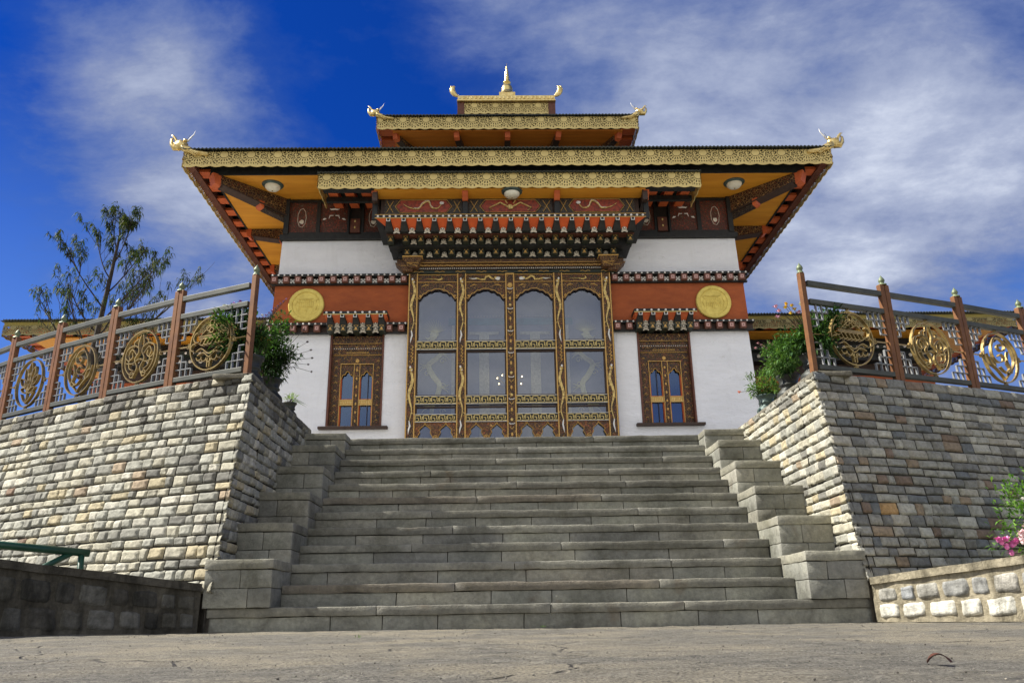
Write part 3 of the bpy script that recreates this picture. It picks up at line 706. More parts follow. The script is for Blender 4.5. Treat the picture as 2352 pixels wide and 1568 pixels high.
# ---- dentil cornices
def cube_proto(face, body):
    q = MB(); q.cur = 1; q.box(-.062, .062, 0, .14, 0, .135); q.cur = 2; q.box(-.062, .062, -.004, -.0005, 0, .135); q.cur = 0; q.box(-.036, .036, -.009, -.0045, .03, .105); q.cur = 1; q.box(-.010, .012, -.012, -.0095, .055, .08)
    return proto(q, [face, body, 'red_brown'])
cube_me = cube_proto('pink_paint', 'brown_red_post')
q = MB(); q.box(-.055, .055, 0, .03, 0, .10); q.cur = 1
for a in range(4): q.box(*[(-.05, -.012), (.012, .05), (-.05, -.012), (.012, .05)][a], -.004, -.0005, *[(.005, .042), (.005, .042), (.058, .095), (.058, .095)][a])
q.box(-.018, .018, -.008, -.0045, .034, .066)
tile_me = proto(q, ['black_paint', 'white_paint'])
def dentils(z0, xa, xb, tiles, name='dentil_cornice'):
    c = MB(); c.cur = 0; c.box(xa, xb, YF-.16, YF-.032, z0+.155, z0+.205); c.box(xa, xb, YF-.10, YF-.032, z0-.005, z0+.020)
    c.cur = 1; c.box(xa+.01, xb-.01, YF-.055, YF-.032, z0+.0205, z0+.1545)
    c.cur = 2; x = xa+.04
    while x < xb-.02: c.lathe((x, YF-.161, z0+.18), [(.020, 0), (.018, -.010), (.008, -.016)], 8, 'y'); x += .118
    o = c.build(name, ['black_paint', 'dark_wood', 'white_paint'], temple)
    x = xa+.075; k = 0
    while x < xb-.05:
        inst(cube_me, 'cornice_block', o, (x, YF-.165, z0+.02))
        if tiles and x+.118 < xb-.06: inst(tile_me, 'painted_tile', o, (x+.118, YF-.085, z0+.03))
        x += .236
    return o
dentils(6.43, X0-hw(6.44)-.10, BL-.0, True); dentils(6.43, BR+.0, X0+hw(6.44)+.10, True)
dentils(5.385, X0-hw(5.5)-.10, -3.66, False); dentils(5.385, -2.56, BL, False); dentils(5.385, BR, 2.40, False); dentils(5.385, 3.53, X0+hw(5.5)+.10, False)
# ---- medallions
for x, nm in ((-4.17, 'golden disc with carved script left of the bay'), (4.03, 'golden disc with carved script right of the bay')):
    q = MB(); q.lathe((x, YF-.032, 6.0), [(.355, 0), (.36, -.03), (.345, -.05), (.28, -.052), (.27, -.036), (.255, -.034), (0.001, -.036)], 40, 'y', False)
    for i in range(8): q.box(x-.15+.04*i, x-.138+.04*i, YF-.078, YF-.066, 5.86+.02*((i*3) % 4), 6.12-.015*((i*5) % 3))
    for i in range(4): q.box(x-.17+.02*(i % 2), x+.14-.04*(i % 3), YF-.080, YF-.067, 6.13-.03*i*i*.6, 6.142-.03*i*i*.6)
    for sx in (-1, 1): q.tube([(x+sx*.19, YF-.07, 5.9), (x+sx*.22, YF-.07, 6.0), (x+sx*.18, YF-.07, 6.08), (x+sx*.21, YF-.07, 6.12)], .010, 5)
    q.build('medallion', 'medal_gold', temple, smooth=False, label=nm)
# ---- shared little carvings
q = MB(); q.blob((0, 0, .038), .050, .030, .038, 12); q.tube([(-.052, .005, -.030), (.052, .005, .006)], .010, 6); q.tube([(.052, .005, -.030), (-.052, .005, .006)], .010, 6)
q.cur = 1; q.blob((-.019, -.024, .040), .012, .012, .011, 6); q.blob((.019, -.024, .040), .012, .012, .011, 6); q.box(-.022, .022, -.030, -.022, .012, .018)
for a in (-.05, .05): q.cur = 0; q.blob((a, 0, -.03), .014, .012, .014, 6)
skull_me = proto(q, ['cream_paint', 'black_paint'])
q = MB(); q.box(-.062, .062, 0, .32, 0, .14); q.cur = 1; q.box(-.045, .045, -.004, -.0005, .015, .020); q.box(-.045, .045, -.004, -.0005, .118, .123)
q.hexa([(-.03, -.006, .03), (.03, -.006, .03), (-.03, -.0005, .03), (.03, -.0005, .03), (-.006, -.006, .085), (.006, -.006, .085), (-.006, -.0005, .085), (.006, -.0005, .085)])
for a in (-.03, .03): q.blob((a, -.003, .098), .010, .005, .010, 6)
corb_me = proto(q, ['dark_green_paint', 'gilt_line'])
q = MB()   # black pointed rafter end with pale rim at its tip
q.hexa([(-.036, 0, -.030), (.036, 0, -.030), (-.080, .17, -.20), (.080, .17, -.20), (-.036, .0, -.001), (.036, 0, -.001), (-.085, .19, -.001), (.085, .19, -.001)])
q.box(-.034, .034, -.004, .03, -.055, -.0205); q.cur = 1
for (a, b, c_, d_) in ((-.036, -.026, -.062, -.004), (.026, .036, -.062, -.004), (-.036, .036, -.066, -.056)): q.box(a, b, -.010, -.0045, c_, d_)
raft_me = proto(q, ['black_paint', 'white_paint'])
# ---- big bracket cornice over the bay
bc = MB(); bc.cur = 0
bc.box(X0-2.47, X0+2.47, 14.03, YF, 7.18, 7.335); bc.box(X0-2.40, X0+2.40, 14.36, YF-.002, 7.0, 7.178); bc.box(X0-2.26, X0+2.26, 14.62, YF-.004, 6.86, 6.998)
bc.cur = 1; bc.box(X0-2.44, X0+2.44, 14.17, 14.6, 7.168, 7.196); bc.box(X0-2.38, X0+2.38, 14.46, 14.75, 7.018, 7.040)
o_ = bc.build('bracket_cornice', ['black_paint', 'red_brown'], temple, label='tiered black bracket cornice with rows of small carved skulls')
pb = MB(); pb.box(X0-2.62, X0+2.62, 13.80, YF-.006, 7.337, 7.41); pb.cur = 1; pb.box(X0-2.62, X0+2.62, 13.792, 13.799, 7.330, 7.343); pb.box(X0-2.62, X0+2.62, 13.792, 13.799, 7.402, 7.412); pb.cur = 2
for i in range(46): pb.lathe((X0-2.56+i*5.12/45, 13.80, 7.373), [(.024, 0), (.022, -.012), (.012, -.022), (.001, -.024)], 10, 'y', False)
pb.build('pearl_board', ['black_paint', 'gilt_line', 'white_paint'], o_)
ob = MB(); ob.hexa([(X0-2.36, 13.99, 7.185), (X0+2.36, 13.99, 7.185), (X0-2.36, 14.02, 7.185), (X0+2.36, 14.02, 7.185), (X0-2.60, 13.81, 7.335), (X0+2.60, 13.81, 7.335), (X0-2.46, 14.02, 7.335), (X0+2.46, 14.02, 7.335)])
ob.build('orange_board', 'bright_orange', o_)
for i in range(-8, 9):
    inst(raft_me, 'rafter_end', o_, (X0+i*.295+.0, 13.80, 7.332)) if abs(i) <= 8 else 0
    if i < 8: inst(skull_me, 'skull_ornament', o_, (X0+(i+.5)*.295, 13.97, 7.135)); inst(skull_me, 'skull_ornament', o_, (X0+(i+.5)*.295, 14.335, 7.075)) if -7 <= i < 7 else 0; inst(skull_me, 'skull_ornament', o_, (X0+(i+.5)*.295, 14.60, 6.915)) if -7 <= i < 7 else 0
    inst(corb_me, 'corbel', o_, (X0+i*.295, 14.20, 7.026)); 
    if abs(i) < 8: inst(corb_me, 'corbel', o_, (X0+i*.295, 14.50, 6.890))
# ---- lintel under the cornice
l = MB(); l.cur = 0; l.box(X0-2.28, X0+2.28, 14.66, YF-.008, 6.78, 6.858); l.box(X0-2.20, X0+2.20, 14.72, YF-.008, 6.72, 6.779)
l.cur = 1; l.box(X0-2.15, X0+2.15, 14.75, YF-.008, 6.665, 6.719); l.cur = 2
for z in (6.779, 6.72): l.box(X0-2.2, X0+2.2, 14.652, 14.659, z-.003, z+.006)
x = X0-2.0
while x < X0+2.0: l.tube([(x, 14.716, 6.728), (x+.05, 14.716, 6.765), (x+.10, 14.716, 6.728)], .006, 4); x += .135
l.cur = 3; x = X0-2.14
while x < X0+2.14: l.blob((x, 14.742, 6.692), .013, .01, .013, 6); x += .042
l.cur = 4; l.box(X0-2.12, X0+2.12, 14.78, YF-.008, 6.605, 6.664); l.cur = 2
for i in range(10): l.tube([(X0-1.95+i*.42+dx, 14.776, 6.635+dz) for dx, dz in ((0, 0), (.05, .014), (.10, -.012), (.15, .012), (.2, 0))], .006, 4)
l.build('lintel', ['carved_lintel', 'carved_dark', 'gilt_line', 'white_paint', 'dark_green_paint'], temple)
for sx in (-1, 1):
    q = MB(); cx = X0+sx*1.955
    q.hexa([(cx-.10, 14.60, 6.66), (cx+.10, 14.60, 6.66), (cx-.10, 14.8, 6.66), (cx+.10, 14.8, 6.66), (cx-.19, 14.50, 6.84), (cx+.19, 14.50, 6.84), (cx-.19, 14.8, 6.84), (cx+.19, 14.8, 6.84)])
    q.cur = 1; q.box(cx-.20, cx+.20, 14.485, 14.8, 6.841, 6.862); q.tube([(cx-.09, 14.585, 6.68), (cx-.12, 14.555, 6.74), (cx+.12, 14.555, 6.74), (cx+.09, 14.585, 6.68), (cx-.10, 14.56, 6.735)], .006, 4); q.cur = 0
    q.hexa([(cx+sx*.10-.1, 14.68, 6.62), (cx+sx*.10+.1, 14.68, 6.62), (cx+sx*.10-.1, 14.9, 6.62), (cx+sx*.10+.1, 14.9, 6.62), (cx+sx*.22-.14, 14.64, 6.779), (cx+sx*.22+.14, 14.64, 6.779), (cx+sx*.22-.14, 14.9, 6.779), (cx+sx*.22+.14, 14.9, 6.779)])
    q.build('capital', ['carved_lintel', 'gilt_line'], temple)

# ---- glazed bay
bayo = MB(); YBAY = 14.80
bayo.box(BL+.01, BL+.05, YBAY+.06, YF+.1, tz, 6.60); bayo.box(BR-.05, BR-.01, YBAY+.06, YF+.1, tz, 6.60); bayo.box(BL+.01, BR-.01, YBAY-.01, YF+.1, tz, 3.02)
bayw = bayo.build('bay_window', 'carved_brown', temple, label='glazed bay of four arched lights with dragon painted posts')
PX = [X0-.02+(-1.936+.968*i) for i in range(5)]
def wave(cx, z0, z1, amp, n, ph=0): return [(cx+amp*math.sin(ph+n*math.pi*2*k/28)*(1-.3*k/28), z0+(z1-z0)*k/28) for k in range(29)]
for i, px in enumerate(PX):
    q = MB(); q.box(px-.068, px+.068, YBAY, YBAY+.12, 3.02, 6.602); o = q.build('post', 'carved_frame', bayw)
    q = MB()
    for s in (-1, 1): q.box(px+s*.079-.0105, px+s*.079+.0105, YBAY-.012, YBAY+.1, 3.02, 6.602)
    if i == 2: q.box(px-.068, px+.068, YBAY-.012, YBAY-.0005, 6.575, 6.602)
    q.build('gilt_edge', 'gilt_line', o)
    dr = MB()
    if i != 2:
        sg = 1 if i < 2 else -1
        for (zt, zb) in ((6.46, 5.17), (4.62, 3.36)):
            pts = wave(px, zt-.08, zb+.2, .036*sg, 1.6); n = len(pts)
            dr.cur = 0; dr.tube([(x, YBAY-.008, z) for x, z in pts], [.010+.020*math.sin(math.pi*min(1, .25+k/n)) for k in range(n)], 6, True, .5)
            dr.cur = 1; xe, ze = pts[-1]; dr.tube([(xe, YBAY-.008, ze+.02), (xe+.018*sg, YBAY-.012, ze-.08), (xe-.004, YBAY-.012, ze-.16), (xe-.012*sg, YBAY-.010, ze-.24)], [.010, .018, .014, .002], 6, True, .5)
            dr.cur = 0; dr.blob((px, YBAY-.012, zt-.03), .034, .02, .045, 8, .3); dr.cur = 1; dr.blob((px-.015*sg, YBAY-.028, zt+.015), .020, .012, .026, 6, .3); dr.blob((px+.016*sg, YBAY-.026, zt-.05), .014, .01, .012, 6)
            for k in (.3, .55, .8): 
                x, z = pts[int(k*n)]; dr.cur = 0; dr.tube([(x, YBAY-.006, z), (x+.045*sg*(1 if k != .55 else -1), YBAY-.010, z-.02), (x+.05*sg*(1 if k != .55 else -1), YBAY-.010, z-.06)], [.010, .008, .002], 5)
        dr.cur = 2
        for k in range(5):
            dr.tube([(px-.02*(k % 2), YBAY-.006, 5.08-.07*k), (px+.03, YBAY-.010, 5.05-.07*k), (px-.01, YBAY-.008, 4.99-.07*k)], [.008, .012, .003], 5)
    else:
        dr.cur = 2; dr.lathe((px, YBAY-.001, 6.34), [(.052, 0), (.052, -.014), (.036, -.014), (.036, -.006), (.012, -.006), (.012, -.016), (.001, -.016)], 14, 'y', False)
        for z in (6.26, 5.83, 5.36, 4.91, 4.42, 3.98, 3.50):
            dr.cur = 1; dr.tube([(px-.055, YBAY-.006, z+.02), (px-.03, YBAY-.012, z), (px+.03, YBAY-.012, z), (px+.055, YBAY-.006, z+.02)], .009, 5)
            dr.cur = 2; dr.tube([(px-.04, YBAY-.006, z-.05), (px, YBAY-.012, z-.10), (px+.04, YBAY-.006, z-.05)], .008, 5); dr.blob((px, YBAY-.006, z-.2), .022, .010, .04, 6)
            dr.cur = 0; dr.blob((px, YBAY-.006, z+.09), .028, .012, .03, 6)
    dr.build('painted_dragon' if i != 2 else 'painted_motif', ['dragon_paint', 'white_paint', 'gilt_line'], o)
KEY = [(0, 0), (0, 1), (.62, 1), (.62, .34), (.34, .34), (.34, .62)]
def keyband(x0, x1, z0, z1, parent):
    q = MB(); q.box(x0, x1, YBAY+.015, YBAY+.09, z0, z1); q.cur = 1
    for z in (z0, z1-.008): q.box(x0, x1, YBAY+.004, YBAY+.0145, z, z+.008)
    q.cur = 2; a, b = z0+.024, z1-.024; h = b-a; t = .0065; n = 5; wd = (x1-x0-.02)/n
    for k in range(n):
        xx = x0+.01+k*wd
        def seg(u0, v0, u1, v1):
            xa, xb = sorted((xx+u0*wd, xx+u1*wd)); za, zb_ = sorted((a+v0*h, a+v1*h)); q.box(xa-t, xb+t, YBAY+.006, YBAY+.0145, za-t, zb_+t)
        for s_ in ((0, 0, .42, 0), (.42, 0, .42, .55), (.42, .55, .2, .55), (.0, .25, .0, 1), (.0, 1, .66, 1), (.66, 1, .66, .3), (.66, .3, .86, .3), (.86, .3, .86, .75), (.58, 0, 1, 0)): seg(*s_)
    q.build('key_band', ['black_paint', 'white_paint', 'gilt_light'], parent)
def archz(t, zc, zs_):      # lobed arch underside, t -1..1
    a = abs(t)
    if a > .84: return zs_-.022*math.sin((a-.84)/.16*math.pi)
    H_ = zc-zs_
    for (a0, v0, a1, v1) in ((.84, .02, .62, .48), (.62, .42, .34, .82), (.34, .74, 0, 1.0)):
        if a >= a1: q = (a0-a)/(a0-a1); return zs_+H_*(v0+(v1-v0)*math.sin(math.pi/2*q)+.05*math.sin(math.pi*q))
    return zc
for i in range(4):
    x0, x1 = PX[i]+.090, PX[i+1]-.090; xm = (x0+x1)/2
    q = MB(); q.box(x0, x1, YBAY+.02, YBAY+.10, 6.418, 6.590); q.cur = 1
    for z in (6.418, 6.580): q.box(x0, x1, YBAY+.008, YBAY+.0195, z, z+.010)
    q.cur = 2; sg = 1 if i % 2 else -1
    if i in (1, 2):
        sg = 1 if i == 1 else -1
        q.tube([(xm-.28*sg, YBAY+.014, 6.475), (xm-.2*sg, YBAY+.012, 6.51), (xm-.1*sg, YBAY+.010, 6.475), (xm-.02*sg, YBAY+.008, 6.475), (xm+.0*sg, YBAY+.008, 6.53), (xm+.06*sg, YBAY+.008, 6.55), (xm+.12*sg, YBAY+.008, 6.50), (xm+.17*sg, YBAY+.008, 6.48)], [.004, .012, .018, .02, .022, .022, .02, .016], 6, True, .6)
        q.cur = 3; q.tube([(xm-.34*sg, YBAY+.012, 6.505), (xm-.24*sg, YBAY+.010, 6.49), (xm-.16*sg, YBAY+.012, 6.50)], [.003, .013, .006], 6); q.blob((xm+.24*sg, YBAY+.012, 6.50), .055, .014, .036, 8, .4); q.cur = 2; q.blob((xm+.20*sg, YBAY+.006, 6.52), .03, .014, .02, 6)
    else:
        q.tube([(xm-.24, YBAY+.014, 6.50), (xm-.05, YBAY+.012, 6.49), (xm+.03, YBAY+.010, 6.47), (xm+.09, YBAY+.010, 6.50), (xm+.07, YBAY+.010, 6.54)], [.002, .006, .018, .018, .008], 6, True, .6)
    q.build('header_panel', ['carved_frame', 'gilt_line', 'dragon_paint', 'white_paint'], bayw)
    a = MB(); N = 40
    for k in range(N):
        ta, tb = -1+2*k/N, -1+2*(k+1)/N; xa, xb = x0+(x1-x0)*k/N, x0+(x1-x0)*(k+1)/N
        za, zb_ = archz(ta, 6.272, 6.085), archz(tb, 6.272, 6.085)
        a.hexa([(xa, YBAY+.03, za), (xb, YBAY+.03, zb_), (xa, YBAY+.07, za), (xb, YBAY+.07, zb_), (xa, YBAY+.03, 6.4175), (xb, YBAY+.03, 6.4175), (xa, YBAY+.07, 6.4175), (xb, YBAY+.07, 6.4175)])
    a.cur = 1; a.tube([(x0+(x1-x0)*k/N, YBAY+.026, archz(-1+2*k/N, 6.272, 6.085)+.012) for k in range(N+1)], .008, 5)
    a.cur = 2; a.tube([(x0+(x1-x0)*k/N, YBAY+.036, archz(-1+2*k/N, 6.272, 6.085)-.006) for k in range(N+1)], .013, 5); a.cur = 1
    for s in (-1, 1):
        c = (xm+s*((x1-x0)/2-.05), 6.125); a.tube([(c[0]+.026*(1-k/14)*math.cos(k*.8), YBAY+.022, c[1]+.026*(1-k/14)*math.sin(k*.8)) for k in range(13)], .007, 5)
        a.tube([(xm+s*.32, YBAY+.024, 6.33), (xm+s*.24, YBAY+.022, 6.37), (xm+s*.17, YBAY+.024, 6.36)], [.003, .013, .004], 5)
    a.build('arch', ['carved_brown', 'gilt_line', 'dark_wood'], bayw)
    f = MB()
    for s in (-1, 1):
        xx = xm+s*((x1-x0)/2-.014); f.box(xx-.014, xx+.014, YBAY+.05, YBAY+.14, 3.02, 6.40)
    for z in (5.19, 5.0-.03, 4.085, 3.885-.03, 3.535-.02): f.box(x0+.03, x1-.03, YBAY+.05, YBAY+.11, z-.012, z+.012)
    f.build('pane_frame', 'dark_wood', bayw)
    for (z0, z1) in ((5.0-.17, 4.0), (0, 0)): pass
    for (z0, z1) in ((5.174, 6.41), (4.07, 4.996), (3.709, 3.90), (3.02, 3.553)):
        g = MB(); g.box(x0+.028, x1-.028, YBAY+.085, YBAY+.091, z0, z1); g.build('pane', 'door_glass', bayw)
    for (z0, z1) in ((4.996, 5.174), (3.90, 4.07), (3.553, 3.709)): keyband(x0, x1, z0, z1, bayw)
    s = MB()     # pierced foot panel: lotus bosses with curling sides
    for (cx, half) in ((xm, 0), (x0, 1), (x1, -1)):
        for sgn in ((-1, 1) if half == 0 else (half,)):
            prof = [(.03, 3.02), (.10, 3.02), (.13, 3.09), (.09, 3.16), (.07, 3.22), (.05, 3.27), (.07, 3.31), (.10, 3.36), (.08, 3.41), (.13, 3.46), (.18, 3.50), (.20, 3.552)]
            for k in range(len(prof)-1):
                (wa, za), (wb, zb_) = prof[k], prof[k+1]
                P8 = [(cx, YBAY+.03, za), (cx+sgn*wa, YBAY+.03, za), (cx, YBAY+.06, za), (cx+sgn*wa, YBAY+.06, za), (cx, YBAY+.03, zb_), (cx+sgn*wb, YBAY+.03, zb_), (cx, YBAY+.06, zb_), (cx+sgn*wb, YBAY+.06, zb_)]
                s.cur = 0; s.hexa(P8)
            s.cur = 1; s.tube([(cx+sgn*wa, YBAY+.028, za) for wa, za in prof], .006, 4)
        s.cur = 1; s.lathe((cx, YBAY+.028, 3.27), [(.040, 0), (.040, -.008), (.030, -.008), (.030, 0)], 12, 'y', False); s.lathe((cx, YBAY+.028, 3.27), [(.016, 0), (.014, -.012), (.001, -.014)], 8, 'y', False)
    s.build('foot_panel', ['carved_orange', 'gilt_line'], bayw)
# painted hall seen through the glass
scr = MB(); scr.cur = 0; scr.box(-2.1, 1.95, 15.42, 15.44, tz+.03, 6.9)
scr.cur = 1; scr.box(-1.35, 1.2, 15.405, 15.419, 5.72, 5.86); scr.cur = 2
for x in (-.62, .42): scr.box(x-.10, x+.10, 15.39, 15.404, 2.6, 5.5); scr.box(x-.30, x+.30, 15.39, 15.404, 5.50, 5.56)
for x in (-1.25, 1.08): scr.box(x-.03, x+.03, 15.39, 15.404, 2.6, 5.7)
for k in range(40): scr.cur = 2; scr.blob((-1.3+k*.062, 15.40, 5.90), .010, .006, .010, 5)
scr.build('painted_screen', ['interior', 'teal_paint', 'interior_gold'], temple)
for s, cx in ((1, -1.62), (-1, 1.45)):
    dg = MB(); pts = [(cx-.05*s, 5.42), (cx+.05*s, 5.25), (cx+.16*s, 5.15), (cx+.05*s, 5.0), (cx-.12*s, 4.85), (cx-.02*s, 4.62), (cx+.10*s, 4.45), (cx+.06*s, 4.2), (cx-.03*s, 4.0), (cx-.05*s, 3.7), (cx-.02*s, 3.4)]
    pp = spline(pts, 4); n = len(pp); dg.tube([(x, 15.37, z) for x, z in pp], [.024+.030*math.sin(math.pi*k/n) for k in range(n)], 8, True, .2)
    dg.blob((cx-.02*s, 15.36, 5.48), .085, .02, .065, 10, .8)
    dg.tube([(cx-.05*s, 15.36, 5.46), (cx-.14*s, 15.36, 5.40), (cx-.2*s, 15.36, 5.44)], [.035, .025, .008], 6); dg.tube([(cx-.05*s, 15.36, 5.42), (cx-.12*s, 15.36, 5.34), (cx-.16*s, 15.36, 5.26)], [.02, .014, .003], 5)
    for q_ in range(7): x_, z_ = cx+(.16 if q_ % 2 else -.15)*s, 5.2-.26*q_; dg.tube([(x_+.07*(1-j/12)*math.cos(j*.75), 15.38, z_+.07*(1-j/12)*math.sin(j*.75)) for j in range(11)], .008, 4)
    for k in range(13): a = R(10+13*k); dg.tube([(cx, 15.36, 5.52), (cx+.16*math.cos(a), 15.36, 5.56+.14*math.sin(a)), (cx+.24*math.cos(a+.2), 15.36, 5.58+.25*math.sin(a))], [.009, .006, .002], 4)
    for (x, z, d) in ((.1, 5.1, 1), (-.1, 4.85, -1), (.1, 4.4, 1), (-.05, 4.0, -1)):
        for k in (-1, 0, 1): dg.tube([(cx+x*s, 15.36, z), (cx+(x+.14*d)*s, 15.36, z-.03+.04*k), (cx+(x+.2*d)*s, 15.36, z-.05+.09*k)], [.012, .009, .002], 4)
    dg.build('wall_dragon', 'interior_dragon', temple)

# ---- side windows
def window(cx, s, label):
    y = YF
    q = MB(); x0, x1 = cx-.53, cx+.53; q.cur = 1
    q.box(x0, x0+.035, y-.02, y+.35, 3.52, 5.38); q.box(x1-.035, x1, y-.02, y+.35, 3.52, 5.38); q.cur = 0
    ya = y+.10
    q.box(x0+.035, x0+.20, ya, ya+.1, 3.52, 5.20); q.box(x1-.20, x1-.035, ya, ya+.1, 3.52, 5.20); q.box(x0+.20, x1-.20, ya, ya+.1, 4.80, 5.0)
    q.box(x0+.20, x1-.20, ya, ya+.1, 3.52, 3.55); q.box(cx-.05, cx+.05, ya, ya+.1, 3.55, 4.80)
    q.cur = 2
    for xx in (x0+.205, cx-.062, cx+.050, x1-.217): q.box(xx, xx+.012, ya-.012, ya-.0005, 3.55, 4.80)
    q.box(x0+.20, x1-.20, ya-.012, ya-.0005, 4.800, 4.813); q.box(x0+.05, x1-.05, ya-.01, ya-.0005, 4.985, 4.997)
    q.cur = 3
    for zz in range(9):
        for xx in (x0+.118, x1-.118): q.tube([(xx-.03, ya-.002, 3.66+.15*zz), (xx, ya-.004, 3.68+.15*zz+.025*(zz % 2)), (xx+.03, ya-.002, 3.66+.15*zz)], [.004, .010, .004], 5)
    q.lathe((cx, ya-.001, 4.87), [(.040, 0), (.034, -.014), (.001, -.018)], 10, 'y', False)
    for zz in range(7): q.blob((cx, ya-.002, 3.66+.17*zz), .018, .008, .030, 6)
    fr = q.build('window', ['carved_frame', 'red_brown', 'gilt_line', 'gilt_line'], temple, label=label)
    h = MB(); h.cur = 0; h.box(x0+.035, x1-.035, y+.02, ya+.1, 5.20, 5.36); h.box(x0+.035, x1-.035, y+.05, ya+.1, 5.06, 5.199); h.box(x0+.035, x1-.035, y+.07, ya+.1, 4.998, 5.059); h.cur = 1
    for k in range(22): h.blob((x0+.07+k*.0438, y+.045, 5.11), .010, .008, .010, 5)
    h.cur = 2; h.box(x0+.04, x1-.04, y+.013, y+.0195, 5.20, 5.208)
    for k in range(9): h.lathe((cx-.20+k*.05, y+.068, 5.03), [(.020, 0), (.020, -.005), (.012, -.005)], 8, 'y', False)
    h.build('window_head', ['carved_brown', 'white_paint', 'gilt_line'], fr)
    for sx in (-1, 1):
        xa, xb = (cx+sx*.050, cx+sx*.322); xa, xb = min(xa, xb), max(xa, xb)
        a = MB(); N = 24
        for k in range(N):
            ta, tb = -1+2*k/N, -1+2*(k+1)/N; f_ = lambda t: 4.50+.15*max(0, 1-abs(t)*1.05)**.7+.015*math.sin(abs(t)*12)
            aa, bb = xa+(xb-xa)*k/N, xa+(xb-xa)*(k+1)/N; za, zb_ = f_(ta), f_(tb)
            a.hexa([(aa, ya+.02, za), (bb, ya+.02, zb_), (aa, ya+.05, za), (bb, ya+.05, zb_), (aa, ya+.02, 4.80), (bb, ya+.02, 4.80), (aa, ya+.05, 4.80), (bb, ya+.05, 4.80)])
        a.cur = 1; a.tube([(xa+(xb-xa)*k/N, ya+.015, f_(-1+2*k/N)+.008) for k in range(N+1)], .007, 4)
        a.build('arch', ['carved_brown', 'gilt_line'], fr)
        t2 = MB(); t2.box(xa, xb, ya+.01, ya+.06, 3.975, 4.085); t2.cur = 1
        for z in (3.975, 4.075): t2.box(xa, xb, ya, ya+.0095, z, z+.010)
        for k in range(7): t2.box(xa+.02+k*.034, xa+.032+k*.034, ya+.002, ya+.0095, 3.998+.012*(k % 2), 4.062)
        t2.build('transom', ['gilt_line', 'gilt_light'], fr)
        for (z0, z1) in ((4.085, 4.80), (3.55, 3.975)):
            g = MB(); g.box(xa+.012, xb-.012, ya+.07, ya+.076, z0, z1); g.build('pane', 'window_glass', fr)
            g = MB(); xx = xa+.02 if sx*s < 0 else xa+.02
            g.box(xa, xa+.028, ya+.03, ya+.09, z0, z1); g.box(xb-.028, xb, ya+.03, ya+.09, z0, z1); g.box(xa+.028, xb-.028, ya+.031, ya+.089, z0, z0+.02); g.build('pane_frame', 'orange_board', fr)
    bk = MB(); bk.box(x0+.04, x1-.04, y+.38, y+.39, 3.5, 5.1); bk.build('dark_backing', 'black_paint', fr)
    sl_ = MB(); sl_.box(cx-.66, cx+.66, y-.12, y+.1, 3.465, 3.515); sl_.build('sill', 'dark_wood', fr, bev=.006)
    # hood
    c = MB(); c.box(cx-.62, cx+.62, y-.40, y-.033, 5.675, 5.74); c.cur = 1; c.box(cx-.62, cx+.62, y-.408, y-.4005, 5.665, 5.678); c.cur = 2
    for k in range(9): c.lathe((cx-.56+k*.14, y-.40, 5.71), [(.024, 0), (.020, -.016), (.001, -.020)], 8, 'y', False)
    c.cur = 3; c.hexa([(cx-.56, y-.22, 5.53), (cx+.56, y-.22, 5.53), (cx-.56, y-.034, 5.53), (cx+.56, y-.034, 5.53), (cx-.61, y-.395, 5.674), (cx+.61, y-.395, 5.674), (cx-.61, y-.034, 5.674), (cx+.61, y-.034, 5.674)])
    c.cur = 0; c.box(cx-.56, cx+.56, y-.18, y-.033, 5.385, 5.529)
    hd = c.build('window_hood', ['black_paint', 'gilt_light', 'white_paint', 'orange_board'], fr)
    for k in range(5): inst(raft_me, 'rafter_end', hd, (cx-.50+k*.25, y-.405, 5.672))
    for k in range(4): inst(skull_me, 'skull_ornament', hd, (cx-.375+k*.25, y-.22, 5.50)); inst(skull_me, 'skull_ornament', hd, (cx-.375+k*.25, y-.185, 5.40))
    for k in range(5): inst(corb_me, 'corbel', hd, (cx-.50+k*.25, y-.26, 5.375))
    return fr
winL = window(-3.12, -1, 'carved window left of the glazed bay'); winR = window(2.965, 1, 'carved window right of the glazed bay')

